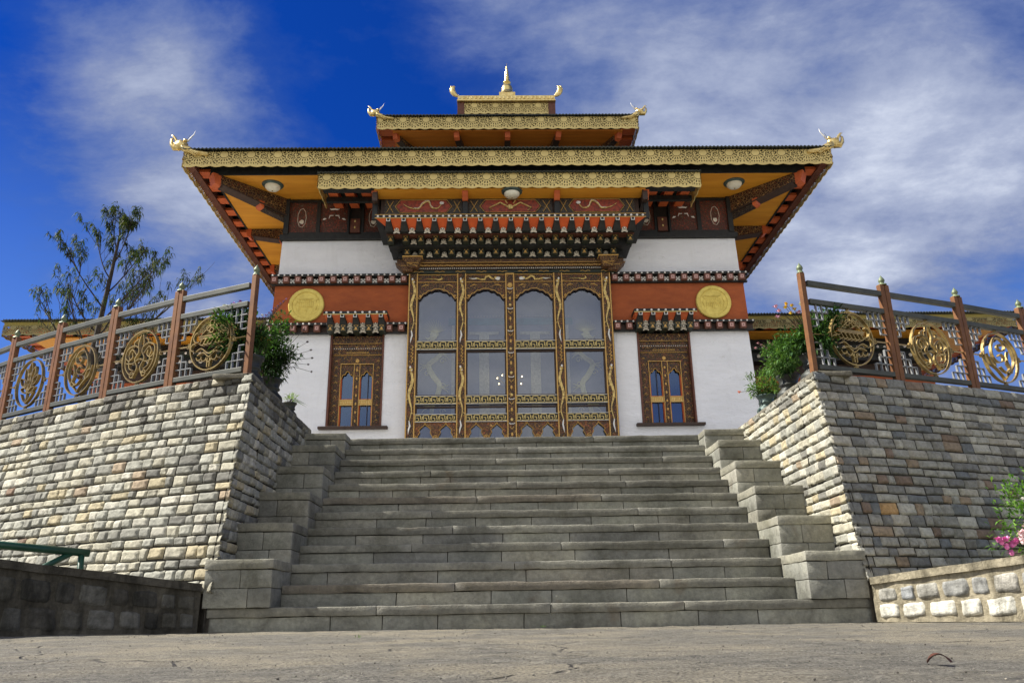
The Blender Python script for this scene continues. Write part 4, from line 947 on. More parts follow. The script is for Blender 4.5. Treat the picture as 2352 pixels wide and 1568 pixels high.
# ---- frieze, upper storey band
f = MB(); f.box(X0-4.74, X0+4.74, YF-.10, YB, 7.445, 7.55); f.build('eave_beam', 'black_paint', temple)
fz = MB(); fz.box(X0-4.66, X0+4.66, YF, YB, 7.551, 8.36); fz.build('frieze_wall', 'dark_wood', temple)
ai = [(-4.70, -4.08), (-4.0, -3.44), (-3.10, -2.72), (2.62, 2.96), (3.30, 3.86), (3.94, 4.56)]
for (a, b) in ai:
    q = MB(); q.box(a, b, YF-.05, YF-.001, 7.60, 8.30); q.cur = 1
    for s in ((a-.04, a, 7.551, 8.35), (b, b+.04, 7.551, 8.35), (a, b, 8.301, 8.35), (a, b, 7.551, 7.599)): q.box(s[0], s[1], YF-.09, YF-.002, s[2], s[3])
    q.cur = 2; cx = (a+b)/2
    if (b-a) < .6 and abs(cx) > 3.2:
        for sx in (-1, 1): q.tube([(cx, YF-.055, 8.15), (cx+sx*.07, YF-.055, 8.14), (cx+sx*.10, YF-.055, 8.16)], [.02, .016, .003], 6); q.tube([(cx+sx*.16, YF-.055, 7.93), (cx+sx*.20, YF-.055, 7.92), (cx+sx*.24, YF-.055, 7.90)], [.004, .022, .003], 6); q.tube([(cx+sx*.02, YF-.055, 8.0), (cx+sx*.09, YF-.055, 8.0), (cx+sx*.11, YF-.055, 7.93)], [.006, .014, .006], 5)
    elif (b-a) > .6 or True:
        q.cur = 3; q.tube([(cx+.09*math.cos(k*.7), YF-.052, 7.95+.22*math.sin(k*.7)) for k in range(10)], .006, 4); q.blob((cx, YF-.052, 7.85), .05, .006, .05, 6, .5)
    q.build('frieze_panel', ['carved_red', 'black_paint', 'white_paint', 'cream_paint'], temple)
for cx in (-3.28, 3.13):     # recessed dark openings with a red tablet
    q = MB(); q.box(cx-.14, cx+.14, YF-.02, YF-.001, 7.60, 8.32); q.cur = 1; q.box(cx-.10, cx+.10, YF-.06, YF-.021, 7.60, 7.92); q.cur = 2; q.blob((cx, YF-.07, 7.86), .02, .02, .025, 6); q.blob((cx, YF-.07, 7.72), .02, .02, .025, 6)
    q.build('tablet', ['black_paint', 'red_brown', 'gilt_light'], temple)
ub = MB(); ub.box(X0-2.56, X0+2.56, 14.12, YF-.11, 7.411, 8.03); uo = ub.build('upper_bay', 'dark_wood', temple)
for k, (a, b) in enumerate(((-2.55, -1.02), (-.90, .76), (.88, 2.40))):
    q = MB(); q.box(a, b, 14.08, 14.119, 7.55, 7.893); cx = (a+b)/2; h = (b-a)/2; q.cur = 1
    q.v += [(cx-h*.70, 14.07, 7.725), (cx-h*.58, 14.07, 7.60), (cx+h*.58, 14.07, 7.60), (cx+h*.70, 14.07, 7.725), (cx+h*.58, 14.07, 7.86), (cx-h*.58, 14.07, 7.86)]; n = len(q.v); q.face(range(n-6, n))
    q.cur = 2; rim = [(cx-h*.73, 7.725), (cx-h*.60, 7.59), (cx+h*.60, 7.59), (cx+h*.73, 7.725), (cx+h*.60, 7.87), (cx-h*.60, 7.87), (cx-h*.73, 7.725)]; q.tube([(x, 14.068, z) for x, z in rim], .007, 4)
    for sx in (-1, 1): q.tube([(cx+sx*h*.95, 14.074, 7.6), (cx+sx*h*.78, 14.074, 7.85)], .006, 4); q.tube([(cx+sx*h*.78, 14.074, 7.6), (cx+sx*h*.95, 14.074, 7.85)], .006, 4)
    sg = 1 if k < 2 else -1
    if k != 1:
        q.cur = 3; pp = spline([(cx-.40*sg, 7.78), (cx-.28*sg, 7.70), (cx-.10*sg, 7.67), (cx-.02*sg, 7.78), (cx+.10*sg, 7.83), (cx+.16*sg, 7.70), (cx+.28*sg, 7.68), (cx+.36*sg, 7.78)], 4); q.tube([(x, 14.06, z) for x, z in pp], [.004+.014*math.sin(math.pi*i/len(pp)) for i in range(len(pp))], 6)
        q.cur = 4; q.tube([(x+.0, 14.05, z+.018) for x, z in pp[6:22]], .006, 4); q.blob((cx+.36*sg, 14.05, 7.79), .05, .02, .035, 7, .4)
    else:
        q.cur = 3
        for sx in (-1, 1): q.tube([(cx, 14.06, 7.68), (cx+sx*.2, 14.06, 7.80), (cx+sx*.42, 14.06, 7.68), (cx+sx*.34, 14.06, 7.63)], [.02, .016, .014, .006], 6); q.tube([(cx+sx*.06, 14.06, 7.78), (cx+sx*.1, 14.06, 7.85)], .012, 5)
        q.blob((cx, 14.05, 7.70), .06, .02, .05, 8, .3)
    q.build('frieze_panel', ['frieze_paint', 'frieze_red', 'gilt_line', 'dragon_paint', 'white_paint'], uo)

# ---- roofs
def valance(mb, p0, p1, zt, zb, th=.012, per=.26, u0=0):
    "pierced strip with a scalloped hem between two plan points"
    a, b = Vector(p0), Vector(p1); L = (b-a).length; d = (b-a)/L; nn = Vector((d.y, -d.x)); N = max(4, int(L/.0325)); base = len(mb.v)
    if mb.uv is None: mb.uv = [(0, 0)]*base
    for i in range(N+1):
        s = L*i/N; q = a+d*s; hem = .030*abs(math.sin(math.pi*s/per))**1.0
        wz = .006*noise.noise(Vector((s*.7, zt, 0)))+.004*math.sin(s*2.1)
        for (z, dn) in ((zt, 0), (zb-hem*.9+.012+wz, 0), (zb-hem*.9+.012+wz, th), (zt, th)):
            mb.v.append((q.x+nn.x*dn, q.y+nn.y*dn, z)); mb.uv.append((s+u0, 0 if z == zt else 1))
    for i in range(N):
        for k in range(4): mb.face((base+i*4+k, base+(i+1)*4+k, base+(i+1)*4+(k+1) % 4, base+i*4+(k+1) % 4))
def corr(mb, p0, p1, z, back, rise, per=.075, amp=.012, th=.025):
    "edge of corrugated sheet: ripples along the eave, running back and up"
    a, b = Vector(p0), Vector(p1); L = (b-a).length; d = (b-a)/L; N = int(L/per*4); base = len(mb.v)
    for i in range(N+1):
        s = L*i/N; q = a+d*s; w = amp*math.cos(math.pi*2*s/per)
        for (bk, zz) in ((0, z+w), (0, z+w-th), (1, z+w-th+rise), (1, z+w+rise)):
            mb.v.append((q.x+back[0]*bk, q.y+back[1]*bk, zz))
    for i in range(N):
        for k in range(4): mb.face((base+i*4+k, base+(i+1)*4+k, base+(i+1)*4+(k+1) % 4, base+i*4+(k+1) % 4))
def hip(mb, x0, x1, y0, y1, z, ix0, ix1, iy0, iy1, iz):
    o = [(x0, y0, z), (x1, y0, z), (x1, y1, z), (x0, y1, z)]; i = [(ix0, iy0, iz), (ix1, iy0, iz), (ix1, iy1, iz), (ix0, iy1, iz)]
    for k in range(4): mb.quad(o[k], o[(k+1) % 4], i[(k+1) % 4], i[k])
    mb.quad(*i)
ZS = 8.37; EX0, EX1, EY0, EY1 = X0-6.32, X0+6.32, 13.62, 24.6
rf = MB(); hip(rf, EX0-.05, EX1+.05, EY0-.05, EY1, 8.715, X0-2.7, X0+2.7, 16.6, 21.6, 9.75); roof = rf.build('roof', 'roof_metal', temple)
cr = MB(); corr(cr, (EX0-.02, EY0-.09), (EX1+.02, EY0-.09), 8.735, (0, .5), .12); cr.build('corrugated_edge', 'roof_metal', roof)
dk = MB(); dk.box(EX0+.02, EX1-.02, EY0+.02, EY1, 8.62, 8.66); dk.box(EX0, EX1, EY0+.02, EY0+.05, 8.45, 8.66); dk.build('roof_deck', 'black_paint', roof)
va = MB(); valance(va, (EX0-.02, EY0), (EX1+.02, EY0), 8.70, 8.375, per=.26); va.build('valance', 'valance_lace', roof, label='golden pierced valance along the main eave')
for x, a, b in ((EX0-.03, EY1, EY0), (EX1+.03, EY0, EY1)):
    va = MB(); valance(va, (x, a), (x, b), 8.70, 8.375); va.build('side_valance', 'valance_lace', roof)
sf = MB(); sf.box(X0-5.86, X0-4.66, 13.92, YB+1, ZS, ZS+.03); sf.box(X0+4.66, X0+5.86, 13.92, YB+1, ZS, ZS+.03); sf.box(X0-4.66, X0+4.66, 13.92, YF+.1, ZS, ZS+.03); sf.build('soffit', 'yellow_board', roof)
fb = MB(); fb.box(X0-5.90, X0+5.90, 13.885, 13.919, ZS-.02, ZS+.2); fb.box(X0-5.895, X0-5.861, 13.92, YB+1, ZS-.02, ZS+.2); fb.box(X0+5.861, X0+5.895, 13.92, YB+1, ZS-.02, ZS+.2); fb.build('soffit_edge', 'black_paint', roof)
for sx in (-1, 1):
    y = 13.98; k = 0
    while y < 22.5:
        q = MB(); xa, xb = sorted((X0+sx*5.90, X0+sx*6.16)); P8 = [(xa, y, 8.47), (xb, y, 8.47), (xa, y+.25, 8.47), (xb, y+.25, 8.47), (xa, y, 8.53), (xb, y, 8.53), (xa, y+.25, 8.53), (xb, y+.25, 8.53)]; q.hexa(P8)
        q.build('rafter', 'orange_board', roof); y += .53; k += 1
    q = MB(); xa, xb = sorted((X0+sx*6.165, X0+sx*6.31)); q.box(xa, xb, 13.70, 23.5, 8.44, 8.615); q.build('barge_board', 'red_brown', roof)
def bracket(p_in, p_out, z_top, drop_in, drop_out, name='roof_bracket', w_=.075):
    a, b = Vector(p_in), Vector(p_out); d = (b-a).normalized(); nn = Vector((d.y, -d.x))*w_; q = MB(); L = (b-a).length
    def P(s, o, z): c = a+d*s; return (c.x+nn.x*o, c.y+nn.y*o, z)
    q.hexa([P(0, -1, z_top-drop_in), P(0, 1, z_top-drop_in), P(L*.93, -1, z_top-drop_out), P(L*.93, 1, z_top-drop_out), P(0, -1, z_top), P(0, 1, z_top), P(L*.93, -1, z_top), P(L*.93, 1, z_top)])
    q.cur = 1; q.hexa([P(0, -.9, z_top-drop_in-.10), P(0, .9, z_top-drop_in-.10), P(L*.34, -.9, z_top-drop_out-.20), P(L*.34, .9, z_top-drop_out-.20), P(0, -.9, z_top-drop_in-.002), P(0, .9, z_top-drop_in-.002), P(L*.34, -.9, z_top-drop_in+.02), P(L*.34, .9, z_top-drop_in+.02)])
    q.box
    q.cur = 3; q.hexa([P(0, -1.25, z_top-drop_in-.025), P(0, 1.25, z_top-drop_in-.025), P(L*.9, -1.25, z_top-drop_out-.025), P(L*.9, 1.25, z_top-drop_out-.025), P(0, -1.25, z_top-drop_in-.001), P(0, 1.25, z_top-drop_in-.001), P(L*.9, -1.25, z_top-drop_out-.001), P(L*.9, 1.25, z_top-drop_out-.001)])
    q.cur = 2; q.hexa([P(L*.93, -1.1, z_top-drop_out-.06), P(L*.93, 1.1, z_top-drop_out-.06), P(L, -1.1, z_top-drop_out-.02), P(L, 1.1, z_top-drop_out-.02), P(L*.93, -1.1, z_top-.001), P(L*.93, 1.1, z_top-.001), P(L*1.04, -1.1, z_top-.001), P(L*1.04, 1.1, z_top-.001)])
    q.hexa([P(L*.345, -1.1, z_top-drop_out-.20), P(L*.345, 1.1, z_top-drop_out-.20), P(L*.39, -1.1, z_top-drop_out-.17), P(L*.39, 1.1, z_top-drop_out-.17), P(L*.345, -1.1, z_top-drop_out-.06), P(L*.345, 1.1, z_top-drop_out-.06), P(L*.42, -1.1, z_top-drop_out-.06), P(L*.42, 1.1, z_top-drop_out-.06)])
    q.build(name, ['carved_brown', 'carved_dark', 'orange_board', 'dark_wood'], roof)
for sx in (-1, 1):
    bracket((X0+sx*4.66, YF+.0), (X0+sx*5.84, 13.93), ZS-.002, .37, .19, w_=.095)
    for y in (16.35, 18.3, 20.3): bracket((X0+sx*4.66, y), (X0+sx*5.86, y), ZS-.002, .33, .16, w_=.09)
def corner_post(x): q = MB(); q.box(x-.05, x+.05, YF-.12, YF-.0905, 7.551, 8.36); q.build('corner_post', 'black_paint', temple)
corner_post(X0-4.62); corner_post(X0+4.62)
# lower eave over the bay
LX0, LX1, LY = X0-3.74, X0+3.74, 13.77
q = MB(); q.hexa([(LX0-.03, LY-.04, 8.285), (LX1+.03, LY-.04, 8.285), (LX0-.03, YF-.02, 8.352), (LX1+.03, YF-.02, 8.352), (LX0-.03, LY-.04, 8.300), (LX1+.03, LY-.04, 8.300), (LX0-.03, YF-.02, 8.366), (LX1+.03, YF-.02, 8.366)])
lr = q.build('lower_roof', 'roof_metal', temple)
cr = MB(); corr(cr, (LX0-.02, LY-.07), (LX1+.02, LY-.07), 8.300, (0, .25), .012, amp=.011, th=.02); cr.build('corrugated_edge', 'roof_metal', lr)
va = MB(); valance(va, (LX0, LY), (LX1, LY), 8.285, 7.965, per=.26, u0=.1); va.build('valance', 'valance_lace', lr, label='golden pierced valance over the bay')
for x, a, b in ((LX0-.012, YF-.3, LY), (LX1+.012, LY, YF-.3)):
    va = MB(); valance(va, (x, a), (x, b), 8.285, 8.02); va.build('side_valance', 'valance_lace', lr)
sf = MB(); sf.hexa([(X0-2.66, LY+.06, 7.975), (X0+2.66, LY+.06, 7.975), (X0-2.66, 14.075, 7.895), (X0+2.66, 14.075, 7.895), (X0-2.66, LY+.06, 8.0), (X0+2.66, LY+.06, 8.0), (X0-2.66, 14.075, 7.92), (X0+2.66, 14.075, 7.92)]); sf.build('soffit', 'yellow_board', lr)
fb = MB(); fb.box(LX0+.05, LX1-.05, LY+.03, LY+.058, 8.02, 8.28); fb.build('soffit_edge', 'black_paint', lr)
for sx in (-1, 1):
    for k in range(3):
        q = MB(); xa, xb = sorted((X0+sx*(2.80+.33*k), X0+sx*(2.98+.33*k))); q.hexa([(xa, LY+.36, 8.10), (xb, LY+.36, 8.10), (xa, 14.95, 8.17), (xb, 14.95, 8.17), (xa, LY+.36, 8.27), (xb, LY+.36, 8.27), (xa, 14.95, 8.27), (xb, 14.95, 8.27)]); q.build('rafter', 'orange_board', lr)
    q = MB(); xa, xb = sorted((X0+sx*2.60, X0+sx*2.70)); q.box(xa, xb, 13.86, YF-.02, 7.75, 8.09); q.build('side_beam', 'dark_wood', lr)
    q = MB(); xa, xb = sorted((X0+sx*2.72, X0+sx*3.70)); q.box(xa, xb, LY+.06, LY+.35, 8.06, 8.10); q.box(xa, xb, 14.35, 14.43, 8.0, 8.10); q.build('cross_beam', 'black_paint', lr)
for x in (X0-2.66, X0-.89, X0+.92, X0+2.68):
    q = MB(); q.hexa([(x-.055, 13.97, 7.80), (x+.055, 13.97, 7.80), (x-.055, 14.068, 7.80), (x+.055, 14.068, 7.80), (x-.055, 13.85, 7.955), (x+.055, 13.85, 7.955), (x-.055, 14.068, 7.93), (x+.055, 14.068, 7.93)]); q.cur = 1; q.box(x-.05, x+.05, 14.0, 14.067, 7.42, 7.799); q.build('eave_bracket', ['orange_board', 'black_paint'], lr)
# second tier
T2X0, T2X1, T2Y = X0-2.94, X0+2.96, 15.5
q = MB(); hip(q, T2X0-.04, T2X1+.04, T2Y-.04, 22.6, 10.775, X0-1.2, X0+1.2, 17.3, 20.6, 11.5); r2 = q.build('second_roof', 'roof_metal', temple)
cr = MB(); corr(cr, (T2X0, T2Y-.07), (T2X1, T2Y-.07), 10.79, (0, .4), .12, amp=.011); cr.build('corrugated_edge', 'roof_metal', r2)
va = MB(); valance(va, (T2X0, T2Y), (T2X1, T2Y), 10.76, 10.45, per=.24, u0=.2); va.build('valance', 'valance_lace', r2, label='golden pierced valance on the second tier')
for x, a, b in ((T2X0-.012, 22.5, T2Y), (T2X1+.012, T2Y, 22.5)):
    va = MB(); valance(va, (x, a), (x, b), 10.76, 10.45); va.build('side_valance', 'valance_lace', r2)
q = MB(); q.box(T2X0+.34, T2X1-.34, T2Y+.1, 22, 10.46, 10.49); q.build('soffit', 'orange_soffit', r2)
q = MB(); q.box(T2X0+.02, T2X1-.02, T2Y+.02, 22.4, 10.62, 10.65); q.build('roof_deck', 'black_paint', r2)
for sx in (-1, 1):
    for k in range(8):
        q = MB(); xa, xb = sorted((X0+sx*2.60, X0+sx*2.92)); y = 15.58+.45*k; q.box(xa, xb, y, y+.28, 10.50, 10.615); q.build('rafter', 'orange_board', r2)
q = MB(); q.box(X0-1.95, X0+1.95, 16.75, 21.5, 9.3, 10.459); q.build('storey_wall', 'carved_red', r2)
roof_save = roof; roof = r2
for x, x2 in ((-1.95, -2.55), (-.95, -1.16), (0, 0), (.95, 1.16), (1.95, 2.55)): bracket((X0+x, 16.75), (X0+x2, 15.66 if abs(x2) < 2 else 15.72), 10.458, .26, .10, w_=.055)
roof = roof_save
# lantern and spire
q = MB(); q.box(X0-1.14, X0+1.14, 16.55, 19.5, 11.3, 11.86); q.cur = 1; q.box(X0-1.19, X0-1.02, 16.5, 16.549, 11.3, 11.87); q.box(X0+1.02, X0+1.19, 16.5, 16.549, 11.3, 11.87); lan = q.build('lantern', ['red_brown', 'red_brown'], temple)
va = MB(); valance(va, (X0-1.04, 16.52), (X0+1.04, 16.52), 11.85, 11.55, per=.2); va.build('valance', 'valance_lace', lan)
q = MB(); q.box(X0-1.20, X0+1.20, 16.44, 19.6, 11.875, 11.905); q.box(X0-1.18, X0+1.18, 16.46, 19.6, 11.906, 12.03)
for k in range(24): q.blob((X0-1.13+k*.098, 16.455, 11.968), .032, .012, .036, 7)
hip(q, X0-1.18, X0+1.18, 16.46, 19.6, 12.03, X0-.3, X0+.3, 17.2, 18.8, 12.30); q.box(X0-.17, X0+.23, 16.82, 17.2, 12.05, 12.395); q.build('lantern_cap', 'horn_gold', lan)
q = MB(); q.lathe((X0+.03, 17.0, 12.40), [(.20, 0), (.20, .03), (.165, .06), (.150, .12), (.145, .20), (.125, .27), (.095, .31), (.060, .33), (.065, .36), (.100, .38), (.100, .40), (.060, .42), (.075, .46), (.055, .50), (.068, .54), (.048, .58), (.060, .62), (.040, .66), (.050, .70), (.030, .74), (.040, .77), (.020, .81), (.018, .86), (.005, .90), (.003, .99)], 20)
q.build('spire', 'spire_gold', lan, smooth=True)
for sx in (-1, 1):
    q = MB(); c = X0+sx*1.18
    P_ = spline([(0, .02), (.06, .06), (.115, .13), (.13, .21), (.10, .285), (.07, .30)], 4); n = len(P_); q.tube([(c+sx*x, 16.46, 11.99+z) for x, z in P_], [.035+.045*math.sin(math.pi*min(1, k/n*1.1))-.02*(k/n) for k in range(n)], 8, True, .6)
    for k in range(4): x, z = P_[6+k*3]; q.blob((c+sx*(x+.05), 16.46, 11.99+z+.01), .03, .03, .035, 6)
    q.build('ridge_horn', 'horn_gold', lan, smooth=True)
# dragon heads on the corners
def dragon(x, y, z, sx, s, parent):
    q = MB(); T = lambda a, b, c=0: (x+sx*a*s, y-c*s-.0*a, z+b*s)
    q.tube([T(-.45, -.06), T(-.22, -.03), T(-.05, .04), T(.06, .10)], [.045*s, .055*s, .075*s, .085*s], 8)
    q.blob(T(.10, .14), .13*s, .09*s, .10*s, 12, .3)
    q.tube([T(.12, .09), T(.22, .08), T(.28, .16), T(.29, .26), T(.26, .30)], [.07*s, .060*s, .042*s, .026*s, .008*s], 8)          # lower jaw turned up
    q.tube([T(.13, .20), T(.19, .22), T(.23, .30), T(.27, .35), T(.31, .36)], [.05*s, .034*s, .026*s, .020*s, .008*s], 8)        # snout
    q.blob(T(.02, .24), .04*s, .05*s, .04*s, 8); 
    for k in range(5): q.tube([T(-.02-.03*k, .02-.02*k), T(-.10-.03*k, -.03-.02*k, .04), T(-.15-.03*k, -.02-.01*k, .06)], [.02*s, .016*s, .003*s], 5)
    q.cur = 1; q.tube([T(-.02, .22), T(-.07, .30), T(-.13, .38), T(-.15, .46)], [.016*s, .014*s, .010*s, .003*s], 6); q.tube([T(.23, .11), T(.20, .17)], [.012*s, .004*s], 5)
    q.tube([T(.30, .36), T(.27, .33), T(.23, .28)], [.012*s, .016*s, .012*s], 6); q.cur = 2; q.tube([T(-.0, .24), T(-.05, .36)], [.006*s, .003*s], 4)
    q.build('dragon_finial', ['horn_gold', 'white_paint', 'black_paint'], parent, smooth=True)
    b = MB(); b.lathe(T(.02, -.16), [(.004, .06*s), (.010*s, .04*s), (.020*s, .0), (.024*s, -.03*s)], 8); b.tube([T(.02, -.1), T(.02, .03)], .004*s, 4); b.build('bell', 'brass', parent)
dragon(EX0+.0, EY0-.02, 8.70, -1, 1.0, roof); dragon(EX1-.0, EY0-.02, 8.70, 1, 1.0, roof)
dragon(T2X0+.02, T2Y-.02, 10.76, -1, .78, r2); dragon(T2X1-.02, T2Y-.02, 10.76, 1, .78, r2)
# ceiling lamps
for (x, y, z, nm) in ((-4.86, 14.32, ZS, 'round ceiling lamp under the left of the eave'), (-.04, 13.92, 7.955, 'round ceiling lamp over the bay'), (4.52, 14.32, ZS, 'round ceiling lamp under the right of the eave')):
    q = MB(); q.lathe((x, y, z), [(.205, -.001), (.20, -.02), (.17, -.035), (.14, -.036)], 20, 'z', False); q.lathe((x, y, z), [(.215, -.001), (.19, -.001)], 20, 'z', False)
    lo = q.build('ceiling_lamp', 'pot_green', temple, label=nm)
    q = MB(); q.lathe((x, y, z), [(.155, -.034), (.150, -.065), (.115, -.105), (.06, -.125), (.001, -.13)], 20, 'z', False); q.build('lamp_shade', 'lamp_glass', lo, smooth=True)
    q = MB(); q.blob((x, y, z-.135), .014, .014, .014, 8); q.build('knob', 'brass', lo)

# ------------------------------------------------------------------ chandelier inside, its bulbs lit
me, t, b = newmat('bulb'); b.inputs['Emission Color'].default_value = (1, .72, .30, 1); b.inputs['Emission Strength'].default_value = 9
ch = empty('chandelier', (-.10, 15.2, 4.0), label='small lit chandelier hanging behind the middle glass panes', category='chandelier')
q = MB(); q.tube([(-.10, 15.2, 6.9), (-.10, 15.2, 3.9)], .008, 5); 
bul = [(-.36, 4.52), (-.26, 4.58), (-.33, 4.40), (-.24, 4.12), (-.31, 4.06), (.13, 4.55), (.11, 4.40), (.14, 4.12)]
for x, z in bul: q.tube([(-.10, 15.2, z-.12), ((x-.10)/2, 15.2, z-.10), (x, 15.2, z-.02)], .006, 4)
q.build('frame', 'brass', ch)
for x, z in bul: g = MB(); g.blob((x, 15.2, z), .010, .010, .013, 6); g.build('bulb', 'bulb', ch)
# small dark stupa-shaped bottle behind the left window
q = MB(); q.lathe((-3.26, YF+.24, 3.55), [(.05, 0), (.04, .03), (.042, .16), (.03, .22), (.015, .26)], 12); fo = q.build('figurine', 'pot_bronze', None, smooth=True, label='small dark bottle shaped figurine with a pale top inside the left window', category='figurine')
q = MB(); q.lathe((-3.26, YF+.24, 3.812), [(.016, 0), (.018, .03), (.004, .06)], 10); ORIG[fo.name] = Vector((0, 0, 0)); q.build('cap', 'white_paint', fo)

# ------------------------------------------------------------------ galleries either side
def gallery(sx, label):
    xe = 12.7; xi = 4.9; y0 = 19.0; y1 = 30.0
    X = lambda v: sx*v+(.38 if sx > 0 else 0)
    root = empty('gallery_building', (X(9), 20.2, tz), label=label, category='building', group='low galleries behind the balustrades')
    def bx(m, a, b, *r): a, b = sorted((X(a), X(b))); m.box(a, b, *r)
    q = MB(); bx(q, xi, 10.7, 20.4, 29, tz, 6.3); q.build('wall', 'dark_wood', root)
    q = MB(); bx(q, xi, xe+.05, y0-.03, y1, 7.20, 7.23); a, b = sorted((X(xi), X(xe+.1))); hip(q, a, b, y0-.05, y1, 7.235, a+1, b-2.5, 22, 27, 8.0); ro = q.build('roof', 'roof_metal', root)
    a, b = sorted((X(xi), X(xe))); q = MB(); corr(q, (a, y0-.08), (b, y0-.08), 7.245, (0, .3), .05, amp=.014); q.build('corrugated_edge', 'roof_metal', ro)
    q = MB(); bx(q, xi, xe, y0+.0, y0+.03, 7.09, 7.20); q.build('fascia', 'olive_board', ro)
    q = MB(); valance(q, (a, y0-.02), (b, y0-.02), 7.10, 6.85); q.build('valance', 'shaded_lace', ro)
    q = MB(); p0, p1 = ((X(xe), y1), (X(xe), y0)) if sx < 0 else ((X(xe), y0), (X(xe), y1)); valance(q, p0, p1, 7.10, 6.83); q.build('side_valance', 'shaded_lace', ro)
    q = MB(); bx(q, xi, xe-.45, y0+.4, y1-.5, 6.90, 6.93); q.build('soffit', 'yellow_board', ro)
    for k in range(14):
        q = MB(); bx(q, xe-.44, xe-.04, y0+.12+.62*k, y0+.50+.62*k, 6.96, 7.06); q.build('rafter', 'orange_board', ro)
    for k in range(14):
        q = MB(); bx(q, xi+.2+.55*k, xi+.52+.55*k, y0+.05, y0+.38, 6.96, 7.06); q.build('rafter', 'orange_board', ro)
    q = MB(); q.cur = 0; bx(q, xi, 10.9, 20.0, 20.39, 6.3, 6.9); q.cur = 1; bx(q, xi, 11.1, 19.8, 20.38, 6.55, 6.66); q.cur = 2
    for k in range(34): v = X(xi+.1+k*.18); q.blob((v, 19.80, 6.605), .035, .02, .035, 6)
    q.cur = 3; bx(q, xi, 10.95, 20.28, 20.395, 5.55, 5.95); q.cur = 0; bx(q, xi, 10.9, 20.1, 20.395, 5.0, 5.3)
    q.cur = 4
    for k in range(22): v = X(xi+.2+k*.27); q.blob((v, 19.95, 6.42), .05, .03, .05, 6); q.blob((v, 20.06, 5.15), .05, .03, .05, 6)
    q.build('cornice', ['black_paint', 'dark_green_paint', 'white_paint', 'red_wall', 'cream_paint'], root)
    for k in range(5):
        v = xi+.55+k*1.2; q = MB(); bx(q, v-.4, v+.4, 20.30, 20.399, 3.2, 4.95); w_ = q.build('window', 'carved_brown', root)
        q = MB(); bx(q, v-.3, v-.03, 20.28, 20.299, 3.3, 4.8); bx(q, v+.03, v+.3, 20.28, 20.299, 3.3, 4.8); q.build('pane', 'window_glass', w_)
gallery(-1, 'low gallery with yellow fringed roof behind the left balustrade'); gallery(1, 'low gallery with green edged roof behind the right balustrade')

# ------------------------------------------------------------------ plants
def leaf(mb, base, d, L, W_, col, droop=.3, fold=.2):
    d = Vector(d).normalized(); sd = d.cross(Vector((0, 0, 1))); sd = sd.normalized() if sd.length > .01 else Vector((1, 0, 0)); b = Vector(base); n = len(mb.v)
    m_ = b+d*L*.5+Vector((0, 0, -droop*L*.18)); e = b+d*L+Vector((0, 0, -droop*L)); mb.v += [tuple(b), tuple(m_+sd*W_*.5+Vector((0, 0, fold*W_))), tuple(e), tuple(m_-sd*W_*.5+Vector((0, 0, fold*W_))), tuple(m_)]
    mb.col = col; mb.face((n, n+1, n+4)); mb.face((n+1, n+2, n+4)); mb.face((n+2, n+3, n+4)); mb.face((n+3, n, n+4))
GREEN = [(.045, .095, .025), (.06, .13, .035), (.03, .065, .02), (.08, .16, .05), (.035, .08, .03)]
def rnd(): return Vector((random.gauss(0, 1), random.gauss(0, 1), random.gauss(0, 1))).normalized()
def foliage(c, rx, ry, rz, n, Lf, Wf, greens, parent, name='foliage', sprigs=14):
    mb = MB(); st = MB(); c = Vector(c)
    cl = [c+Vector((rnd().x*rx*.8, rnd().y*ry*.8, (random.random()*1.5-.6)*rz)) for _ in range(sprigs)]
    foot = c-Vector((0, 0, rz))
    for q in cl: st.tube([foot, (foot+q)/2+rnd()*.02, q], [.006, .004, .002], 4)
    for _ in range(n):
        q = random.choice(cl) if random.random() < .75 else c; d = rnd(); pos = q+Vector((d.x*rx, d.y*ry, d.z*rz))*random.uniform(.1, .5)
        dd = (pos-c).normalized()*.6+rnd()*.6+Vector((0, 0, .35)); g_ = random.choice(greens); leaf(mb, pos, dd, Lf*random.uniform(.6, 1.3), Wf*random.uniform(.7, 1.2), jit(g_, .3), random.uniform(.1, .6))
    mb.build(name, 'leaf', parent); st.build('stems', 'bark', parent); return cl
def flowers(pts, r_, col, parent, stem=None, name='flower'):
    for q in pts:
        mb = MB(); q = Vector(q); mb.col = jit(col, .12)
        mb.blob(tuple(q), r_*.5, r_*.5, r_*.45, 6)
        for k in range(16):
            d = rnd(); d.z = abs(d.z)*.8; a = d.cross(Vector((0, 0, 1))); a = a.normalized() if a.length > .01 else Vector((1, 0, 0)); p_ = q+d*r_*.3; w_ = r_*.55; n = len(mb.v)
            mb.v += [tuple(p_), tuple(p_+a*w_*.6+d*w_*.6), tuple(p_+d*w_*1.5), tuple(p_-a*w_*.6+d*w_*.6)]; mb.face((n, n+1, n+2, n+3))
        if stem:
            mb.cur = 1; s_ = Vector(stem); mb.tube([s_, (s_+q)/2+Vector((0, 0, .05)), q], [.004, .003, .002], 4)
        mb.build(name, ['petal', 'bark'], parent)
def pot(x, y, z, s, mat_, parent):
    q = MB(); q.lathe((x, y, z), [(.15*s, 0), (.165*s, .02*s), (.155*s, .06*s), (.105*s, .115*s), (.10*s, .135*s), (.125*s, .15*s), (.125*s, .165*s), (.11*s, .18*s), (.125*s, .235*s), (.15*s, .265*s), (.155*s, .285*s), (.135*s, .285*s), (.12*s, .25*s)], 22, 'z', True)
    po = q.build('pot', mat_, parent, smooth=True); q = MB(); q.lathe((x, y, z+.262*s), [(.13*s, 0), (.06*s, .012*s), (.001, .015*s)], 14, 'z', False); q.build('soil', 'soil', po)
G2 = 'potted flowers standing on the wall copings'
